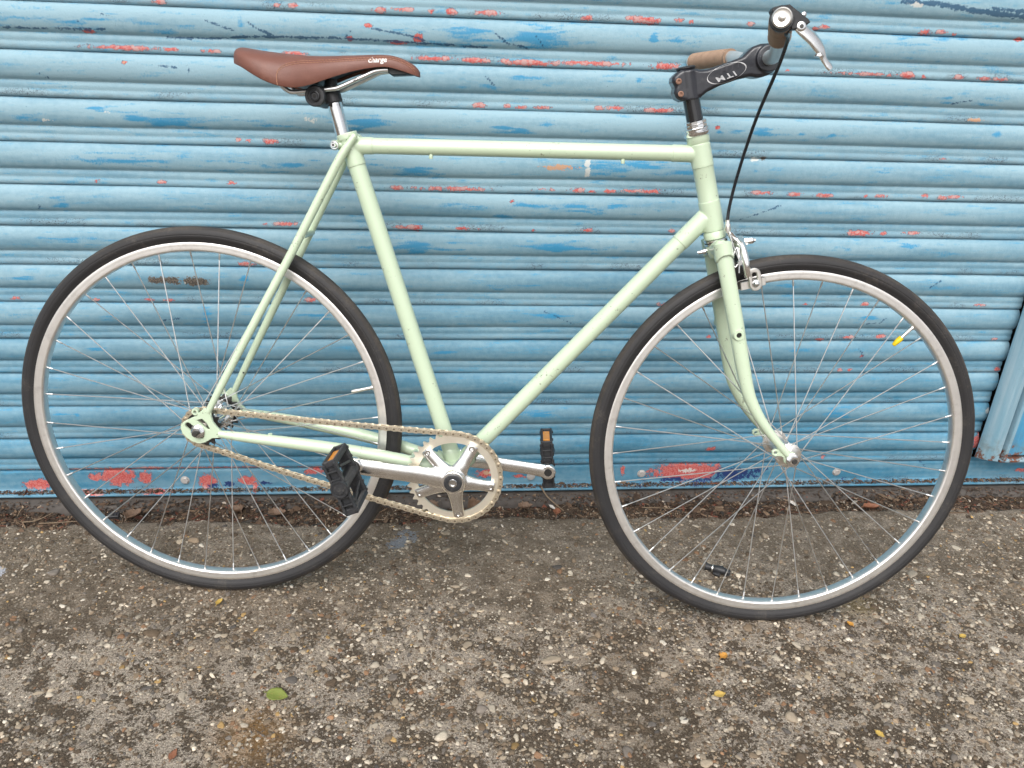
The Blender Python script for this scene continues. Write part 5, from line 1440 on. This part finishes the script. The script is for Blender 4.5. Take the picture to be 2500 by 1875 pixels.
for a in SPA:
    c = P(BB[0] + 0.065 * math.cos(a), BB[1] + 0.065 * math.sin(a), 0.0495)
    mb2 = MB().lathe([(0.0, 0.0058), (0.0034, 0.0060), (0.0048, 0.0052), (0.0050, 0.0030), (0.0034, 0.0026), (0.0034, 0.0001)], c, (0, -1, 0), 20)
    build('chainring_bolt', mb2, 'chrome', cs_, 35)
build('dust_cap', MB().lathe([(0.0660, 0.0155), (0.0694, 0.0155), (0.0702, 0.0140), (0.0694, 0.0080), (0.0670, 0.0078)], P(*BB), (0, -1, 0), 32), 'plastic', cs_)
build('crank_bolt', MB().lathe([(0.0660, 0.0080), (0.0690, 0.0080), (0.0702, 0.0070), (0.0702, 0.0046), (0.0680, 0.0044), (0.0680, 0.0001)], P(*BB), (0, -1, 0), 24), 'chrome', cs_, 30)
# far arm
mb = MB()
fa = lambda t, w: P(BB[0], BB[1], -w) - ad * t
mb.tube(catmull([fa(-0.004, 0.0540), fa(0.030, 0.0560), (fa(0.08, 0.0620)), fa(0.13, 0.0690), fa(0.160, 0.0720), fa(0.170, 0.0722)], 5), [0.0180, 0.0155, 0.0130, 0.0125, 0.0135, 0.0145], 24, flat=[0.55, 0.5, 0.5, 0.5, 0.48])
mb.cyl(fa(0.168, 0.0660), fa(0.168, 0.0795), 0.0148, 28, 0.002)
mb.cyl(fa(0.0, 0.046), fa(0.0, 0.062), 0.0180, 28, 0.002)
o = build('crank_arm', mb, 'polished', cs_); remesh(o, 0.0012, 6)
groove = [(0.045, -0.0050), (0.045, 0.0050), (0.100, 0.0046), (0.140, 0.0030), (0.146, 0.0), (0.140, -0.0030), (0.100, -0.0046)]
build('pedal_thread_end', MB().lathe([(0, 0.0072), (0.0003, 0.0071)], fa(0.168, 0.0652), (0, -1, 0), 24), 'hole', cs_)

# chain: every link is its own piece
ch = tag(empty('chain', bike), 'golden steel roller chain')
C1 = Vector((0.0, RT)); C2 = Vector((BB[0], BB[1]))
D_ = C2 - C1; dist = D_.length; base = math.atan2(D_.y, D_.x); gam = math.asin((rc_ - rs_) / dist)
def pt(c, r, a):
    return Vector((c.x + r * math.cos(a), c.y + r * math.sin(a)))
aT = base + math.pi / 2 + gam
aB = base - math.pi / 2 - gam
path = []
tl = math.sqrt(dist ** 2 - (rc_ - rs_) ** 2)
p_a, p_b = pt(C1, rs_, aT), pt(C2, rc_, aT)
for i in range(60):
    t = i / 60; q = p_a.lerp(p_b, t); q.y -= 0.0015 * math.sin(math.pi * t); path.append(q)
sweep_c = (aT - aB) % (2 * math.pi)
sweep_c = 2 * math.pi - ((aB - aT) % (2 * math.pi)) if False else (aT - aB)
for i in range(120):
    path.append(pt(C2, rc_, aT - sweep_c * i / 120))
p_c, p_d = pt(C2, rc_, aB), pt(C1, rs_, aB)
for i in range(60):
    t = i / 60; q = p_c.lerp(p_d, t); q.y -= 0.0035 * math.sin(math.pi * t); path.append(q)
sw2 = 2 * math.pi - sweep_c
for i in range(80):
    path.append(pt(C1, rs_, aB - sw2 * i / 80))
path.append(path[0].copy())
seg = [(path[i + 1] - path[i]).length for i in range(len(path) - 1)]
total = sum(seg); NL = int(round(total / TP / 2)) * 2
cum = np.concatenate([[0], np.cumsum(seg)])
PXY = np.array([[p.x, p.y] for p in path])
pos = [Vector((np.interp(s, cum, PXY[:, 0]), np.interp(s, cum, PXY[:, 1]))) for s in np.arange(NL) * total / NL]
def plate_poly(L, r, waist):
    out = []
    for i in range(9):
        a = -math.pi / 2 - 0.0 + math.pi * i / 8
        out.append((L + r * math.cos(a), r * math.sin(a)))
    out.append((L / 2, waist))
    for i in range(9):
        a = math.pi / 2 + math.pi * i / 8
        out.append((r * math.cos(a), r * math.sin(a)))
    out.append((L / 2, -waist))
    return out
def link_mesh(outer):
    mb = MB()
    w0, w1 = (0.0031, 0.0041) if outer else (0.0020, 0.0030)
    poly = plate_poly(TP, 0.0045 if outer else 0.0044, 0.0036)
    for sg in (1, -1):
        mb.prism(poly, [], w0 * sg, w1 * sg, bev=0.0002)
    if not outer:
        for x in (0, TP):
            mb.lathe([(-0.0020, 0.0039), (0.0020, 0.0039)], P(x, 0, 0), (0, 1, 0), 12)
    me = mb.mesh('chain_link', 35)
    me.materials.append(M['chain'])
    if outer:
        pm = MB()
        n0 = len(me.polygons)
        mb2 = MB(); mb2.v = list(mb.v); mb2.f = list(mb.f)
        k0 = len(mb2.f)
        for x in (0, TP):
            mb2.lathe([(-0.0047, 0.0014), (-0.0045, 0.0019), (0.0045, 0.0019), (0.0047, 0.0014)], P(x, 0, 0), (0, 1, 0), 10)
        me = mb2.mesh('chain_link', 35, fix=True)
        me.materials.append(M['chain']); me.materials.append(M['pin'])
        for i, p_ in enumerate(me.polygons):
            if i >= k0:
                p_.material_index = 1
    return me
LM = [link_mesh(True), link_mesh(False)]
for i in range(NL):
    a, b_ = pos[i], pos[(i + 1) % NL]
    d = b_ - a
    l_ = link('chain_link', LM[i % 2], None, ch)
    l_.location = P(a.x, a.y, PW)
    l_.rotation_euler = (0, -math.atan2(d.y, d.x), 0)
    l_.scale = (d.length / TP, 1, 1)

# ------------------------------------------------------------------ pedals
def pedal(center, out, ang, label):
    """center: middle of the pedal on its axle; out: +1 near side; ang: direction of the long side in the bicycle's plane"""
    pd = empty('pedal', bike); tag(pd, label)
    A_ = Vector((0, -out, 0)); Lg = Vector((math.cos(ang), 0, math.sin(ang))); Th = Vector((-math.sin(ang), 0, math.cos(ang)))
    c = Vector(center)
    q = lambda a, l, t: c + A_ * a + Lg * l + Th * t
    mb = MB()
    hA, hL, hT = 0.041, 0.048, 0.0112
    bx = lambda a, l, t, ea, el, et, bv=0.0015: mb.box(q(a, l, t), A_ * ea, Lg * el, Th * et, bv)
    for l in (-1, 1):                                   # end bars (hold the reflectors between two lips)
        for t in (-1, 1):
            bx(0, l * (hL - 0.005), t * (hT - 0.0022), hA - 0.003, 0.0055, 0.0024)
        bx(0, l * (hL - 0.0105), 0, hA - 0.004, 0.0014, hT - 0.002)
        for a in (-1, 1):
            bx(a * (hA - 0.0055), l * (hL - 0.005), 0, 0.0024, 0.0052, hT - 0.001)
    for a in (-1, 1):                                   # side bars, each two flanges with ribs between
        for t in (-1, 1):
            bx(a * (hA - 0.0045), 0, t * (hT - 0.0020), 0.0050, hL - 0.003, 0.0021)
        bx(a * (hA - 0.0080), 0, 0, 0.0013, hL - 0.004, hT - 0.002)
        for l in (-0.030, -0.016, 0.016, 0.030):
            bx(a * (hA - 0.0030), l, 0, 0.0032, 0.0013, hT - 0.002, 0.0006)
    # barrel round the axle and the bars of the tread
    mb.tube([q(-hA + 0.002, 0, 0), q(-hA * 0.4, 0, 0), q(hA * 0.4, 0, 0), q(hA, 0, 0)], [0.0140, 0.0105, 0.0110, 0.0150], 20)
    for t in (-1, 1):
        bx(0, 0, t * (hT - 0.002), hA - 0.006, 0.0060, 0.0020)
        for l in (-0.0255, 0.0255):
            mb.box(q(0, l, t * (hT - 0.0022)), (A_ * 0.026 + Lg * 0.006 * (1 if l > 0 else -1)), Lg * 0.0022, Th * 0.0020, 0.0008)
    # grip studs along the edges
    for l in (-0.040, -0.024, -0.008, 0.008, 0.024, 0.040):
        for t in (-1, 1):
            for a in (-1, 1):
                bx(a * (hA - 0.004), l, t * (hT + 0.0005), 0.0026, 0.0022, 0.0016, 0.0006)
    build('body', mb, 'plastic', pd, 30)
    for l in (-1, 1):
        build('reflector', MB().box(q(0.004, l * (hL - 0.0062), 0), A_ * 0.024, Lg * 0.0032, Th * 0.0072, 0.0008), 'orange', pd, 30)
    build('end_cap', MB().lathe([(0.0, 0.0148), (0.004, 0.0150), (0.0065, 0.0138), (0.0065, 0.0118), (0.0055, 0.0112), (0.0055, 0.0085), (0.0068, 0.0078), (0.0072, 0.0001)], q(hA - 0.0025, 0, 0), A_, 32), 'plastic', pd, 35)
    build('axle', MB().lathe([(0, 0.0065), (0.004, 0.0090), (0.012, 0.0090), (0.014, 0.0080)], q(-hA - 0.0130, 0, 0), A_, 16), 'dark_steel', pd)
    return pd
pe = ap(0.170, 0.0850)
pedal((pe.x, -0.1360, pe.z), 1, R(113.0), 'near black pedal with orange reflectors')
pf = fa(0.168, 0.0795)
pedal((pf.x - 0.0004, 0.1320, pf.z + 0.004), -1, R(96.0), 'far black pedal standing upright with orange reflectors')
# ------------------------------------------------------------------ loose things on the ground
def leaf_mat(name, c0, c1, spots):
    m, nt, b = new_mat(name); g = NT(nt); p = g.obj()
    nz = g.noise(p, 120.0, 4.0)
    c = g.mix(nz, c0, c1)
    c = g.mix(g.step(g.noise(p, 260.0, 3.0), 0.60, 0.70, 0.0, 0.7), c, spots)
    nt.links.new(c, b.inputs['Base Color']); b.inputs['Roughness'].default_value = 0.62
    nt.links.new(g.bump(g.noise(p, 330.0, 3.0), 0.5, 0.0008), b.inputs['Normal'])
    return m
M['leaf_green'] = leaf_mat('green_leaf', (0.13, 0.17, 0.030), (0.22, 0.25, 0.055), (0.24, 0.17, 0.05))
M['leaf_orange'] = leaf_mat('orange_leaf', (0.46, 0.20, 0.025), (0.54, 0.29, 0.06), (0.30, 0.12, 0.03))
M['leaf_yellow'] = leaf_mat('yellow_leaf', (0.43, 0.28, 0.05), (0.52, 0.37, 0.11), (0.33, 0.18, 0.04))
M['leaf_brown'] = leaf_mat('dry_brown_leaf', (0.11, 0.066, 0.040), (0.22, 0.14, 0.092), (0.05, 0.03, 0.02))
M['leaf_red'] = leaf_mat('dry_red_leaf', (0.19, 0.070, 0.034), (0.27, 0.115, 0.06), (0.10, 0.04, 0.028))
M['twig'] = simple('dry_twig', (0.20, 0.145, 0.095), 0.85, var=0.3, vscale=200)
M['paper'] = simple('pale_scrap', (0.55, 0.52, 0.48), 0.8, var=0.12, vscale=150)
def leaf(name, x, y, z, L, W, rot, curl, mat, label, cat='leaf', group=None, ragged=0.0, tip=1.0, tilt=0.0):
    n, k = 18, 9
    vs, fs = [], []
    rr = random.Random(int(x * 1000) + 77)
    for i in range(n):
        t = i / (n - 1)
        half = W / 2 * (math.sin(math.pi * min(t * 0.97 + 0.02, 1) ** (0.75 * tip)) ** 0.8)
        half *= 1 + ragged * (rr.random() - 0.5)
        for j in range(k):
            s = j / (k - 1) * 2 - 1
            zz = curl * L * ((t - 0.5) ** 2 * 1.6 + 0.55 * s * s * (half / (W / 2 + 1e-6))) + 0.018 * L * abs(s) + 0.02 * L * math.sin(t * 9 + s * 3) * (0.4 + curl)
            vs.append(((t - 0.5) * L, s * half, zz + 0.0006))
            
    for i in range(n - 1):
        for j in range(k - 1):
            a = i * k + j
            fs.append((a, a + k, a + k + 1, a + 1))
    mb = MB().add(vs, fs)
    me = mb.mesh(name, 60)
    o = link(name, me, mat)
    sol = o.modifiers.new('thickness', 'SOLIDIFY'); sol.thickness = 0.0004
    stalk = build('stalk', MB().tube([(-0.5 * L - 0.18 * L, 0.01 * L, 0.0012), (-0.5 * L, 0, 0.0010 + curl * L * 0.4), (-0.2 * L, 0, 0.0012 + curl * L * 0.15)], [0.0006, 0.0005, 0.0003], 6), mat, o)
    o.location = (x, y, z); o.rotation_euler = (tilt, 0, rot)
    return tag(o, label, cat, group)
leaf('leaf', -0.2596, -0.5808, 0.003, 0.036, 0.026, R(-18), 0.10, 'leaf_green', 'single fresh green leaf lying flat on the bare concrete', ragged=0.15)
leaf('leaf', 0.4939, -0.5281, 0.003, 0.017, 0.014, R(40), 0.35, 'leaf_orange', 'small bright orange curled leaf on the concrete in front of the front wheel', ragged=0.9)
leaf('leaf_fragment', 0.4609, -0.6127, 0.003, 0.020, 0.014, R(10), 0.2, 'leaf_yellow', 'yellow leaf fragment on the concrete, nearer the camera than the orange curled leaf', 'leaf', ragged=0.3)
leaf('leaf_fragment', 0.6909, -0.7035, 0.003, 0.015, 0.011, R(-60), 0.15, 'leaf_yellow', 'small yellow leaf fragment at the lower right, nearest the camera', 'leaf', ragged=0.4)
leaf('leaf_fragment', -0.4037, -0.3543, 0.003, 0.018, 0.010, R(70), 0.3, 'leaf_yellow', 'narrow yellow leaf fragment just in front of the rear tyre', 'leaf', ragged=0.4)
leaf('leaf_fragment', 0.7581, -0.4583, 0.003, 0.013, 0.010, R(120), 0.25, 'leaf_orange', 'tiny orange leaf fragment just in front of the front tyre', 'leaf', ragged=0.4)
leaf('leaf_fragment', -0.3914, -0.6863, 0.003, 0.020, 0.012, R(80), 0.15, 'leaf_red', 'rust brown leaf fragment at the bottom edge, lower left', 'leaf', ragged=0.4)
leaf('leaf_fragment', 0.9550, -0.4983, 0.003, 0.014, 0.011, R(20), 0.2, 'leaf_yellow', 'yellow leaf fragment on the open concrete at the far right', 'leaf', ragged=0.4)
G_ = 'dry brown leaves in the dirt along the shutter'
leaf('dry_leaf', 0.0760, -0.0660, 0.004, 0.040, 0.030, R(30), 0.75, 'leaf_brown', 'curled pale brown dry leaf seen through the right half of the chainring', group=G_, ragged=0.4, tilt=0.5)
leaf('dry_leaf', -0.0150, -0.0620, 0.003, 0.030, 0.022, R(-40), 0.7, 'leaf_brown', 'curled brown dry leaf seen through the lower left of the chainring', group=G_, ragged=0.4, tilt=-0.3)
leaf('dry_leaf', 0.1907, -0.0680, 0.003, 0.034, 0.022, R(12), 0.5, 'leaf_brown', 'brown dry leaf in the dirt below the far crank arm', group=G_, ragged=0.5)
leaf('dry_leaf', 0.2588, -0.0900, 0.003, 0.024, 0.018, R(75), 0.6, 'leaf_red', 'small reddish dry leaf at the slab edge left of the front tyre', group=G_, ragged=0.4)
leaf('dry_leaf', -0.4395, -0.0640, 0.003, 0.034, 0.026, R(140), 0.6, 'leaf_brown', 'crumpled tan dry leaf in the dirt behind the middle of the rear wheel', group=G_, ragged=0.5, tilt=0.3)
leaf('dry_leaf', -0.3476, -0.0780, 0.003, 0.038, 0.028, R(10), 0.4, 'leaf_brown', 'grey brown dry leaf at the slab edge behind the near pedal', group=G_, ragged=0.5)
leaf('dry_leaf', -0.6450, -0.0760, 0.003, 0.040, 0.030, R(60), 0.5, 'leaf_brown', 'broad grey brown dry leaf behind the lower left of the rear wheel', group=G_, ragged=0.5)
leaf('dry_leaf', 0.9851, -0.0900, 0.003, 0.044, 0.016, R(4), 0.35, 'leaf_red', 'long reddish brown dry leaf at the slab edge behind the front wheel', group=G_, ragged=0.3)
leaf('paper_scrap', 0.8074, -0.0700, 0.004, 0.026, 0.008, R(-62), 0.2, 'paper', 'thin pale scrap lying in the dirt behind the front hub', 'scrap', ragged=0.3, tilt=0.4)
leaf('paper_scrap', 0.2520, -0.0700, 0.004, 0.020, 0.007, R(-55), 0.2, 'paper', 'small whitish scrap in the dirt below the far pedal', 'scrap', ragged=0.3, tilt=0.4)
def twig(pts, r, label):
    mb = MB().tube(catmull([Vector(p) for p in pts], 6), [r, r * 0.9, r * 0.6], 7)
    return tag(build('twig', mb, 'twig'), label, 'twig')
twig([(0.2300, -0.0210, 0.0275), (0.2420, -0.0400, 0.0150), (0.2600, -0.0600, 0.006), (0.2750, -0.0800, 0.003)], 0.0018, 'thin grey brown twig leaning from the shutter foot below the far pedal')
twig([(-0.8640, -0.0900, 0.003), (-0.8440, -0.0880, 0.004), (-0.8290, -0.0780, 0.005), (-0.8190, -0.0640, 0.005)], 0.0014, 'bent pale straw in the dirt at the far left')
twig([(-0.8300, -0.0960, 0.003), (-0.7900, -0.0945, 0.004), (-0.7400, -0.0900, 0.004)], 0.0012, 'straight pale straw along the slab edge left of the rear tyre')
twig([(-0.8750, -0.0480, 0.010), (-0.8790, -0.0580, 0.014), (-0.8850, -0.0700, 0.003)], 0.0011, 'short thin stalk leaning on the sill at the far left')
twig([(0.4550, -0.0720, 0.003), (0.5000, -0.0790, 0.005), (0.5450, -0.0800, 0.003)], 0.0011, 'pale straw in the dirt just right of the front tyre')
twig([(1.0620, -0.0560, 0.002), (1.0660, -0.0600, 0.018), (1.0640, -0.0590, 0.032)], 0.0007, 'dry grass stalk standing at the sill behind the right side of the front wheel')
twig([(-0.2150, -0.1060, 0.003), (-0.1750, -0.1050, 0.005), (-0.1200, -0.1020, 0.003)], 0.0012, 'pale straw on the slab edge left of the chainring')
mb = MB().box((-0.6900, -0.0700, 0.002), (0.0115, 0.001, 0), (-0.0006, 0.0070, 0.001), (0, -0.0005, 0.0040), 0.0012)
for k in (-0.006, 0.0, 0.006):
    mb.box((-0.6900 + k, -0.0700, 0.0062), (0.0016, 0, 0), (0, 0.0064, 0), (0, 0, 0.0010), 0.0004)
tag(build('plastic_plug', mb, 'plastic', None, 30), 'black ribbed plastic plug lying in the dirt behind the rear wheel', 'plug')
# snapped-off black plastic light bracket
fx, fy, fz = 0.5512, -0.2991, 0.0075
fit = empty('plastic_bracket'); fit.scale = (1.15, 1.15, 1.15); fit.location = (fx, fy, 0.002); fit.rotation_euler = (0, 0, R(-26))
tag(fit, 'black plastic bracket with silver ring lying on the concrete behind the front wheel', 'bracket')
build('barrel', MB().lathe([(-0.004, 0.0052), (-0.002, 0.0062), (0.006, 0.0066), (0.016, 0.0060), (0.0175, 0.0045)], (0, 0, 0.0066), (1, 0, 0.0), 20), 'plastic', fit, 35)
build('band', MB().lathe([(-0.0062, 0.0056), (-0.0060, 0.0062), (-0.0042, 0.0062), (-0.0040, 0.0056)], (0, 0, 0.0066), (1, 0, 0), 20), 'alloy', fit, 35)
build('mouth', MB().lathe([(-0.018, 0.0060), (-0.0175, 0.0074), (-0.011, 0.0052), (-0.006, 0.0048)], (0, 0, 0.0070), (1, 0, 0), 20), 'plastic', fit, 35)
mb = MB().box((0.009, 0.0075, 0.0062), (0.004, 0.0012, 0), (-0.001, 0.0032, 0), (0, 0, 0.0028), 0.001)
mb.box((0.004, -0.0085, 0.003), (0.0060, -0.0016, 0), (0.001, 0.0036, 0), (0, 0, 0.0020), 0.001)
mb.box((0.021, -0.001, 0.0058), (0.0045, 0, 0), (0, 0.0048, 0), (0, 0, 0.0046), 0.0014)
build('lugs', mb, 'plastic', fit, 35)
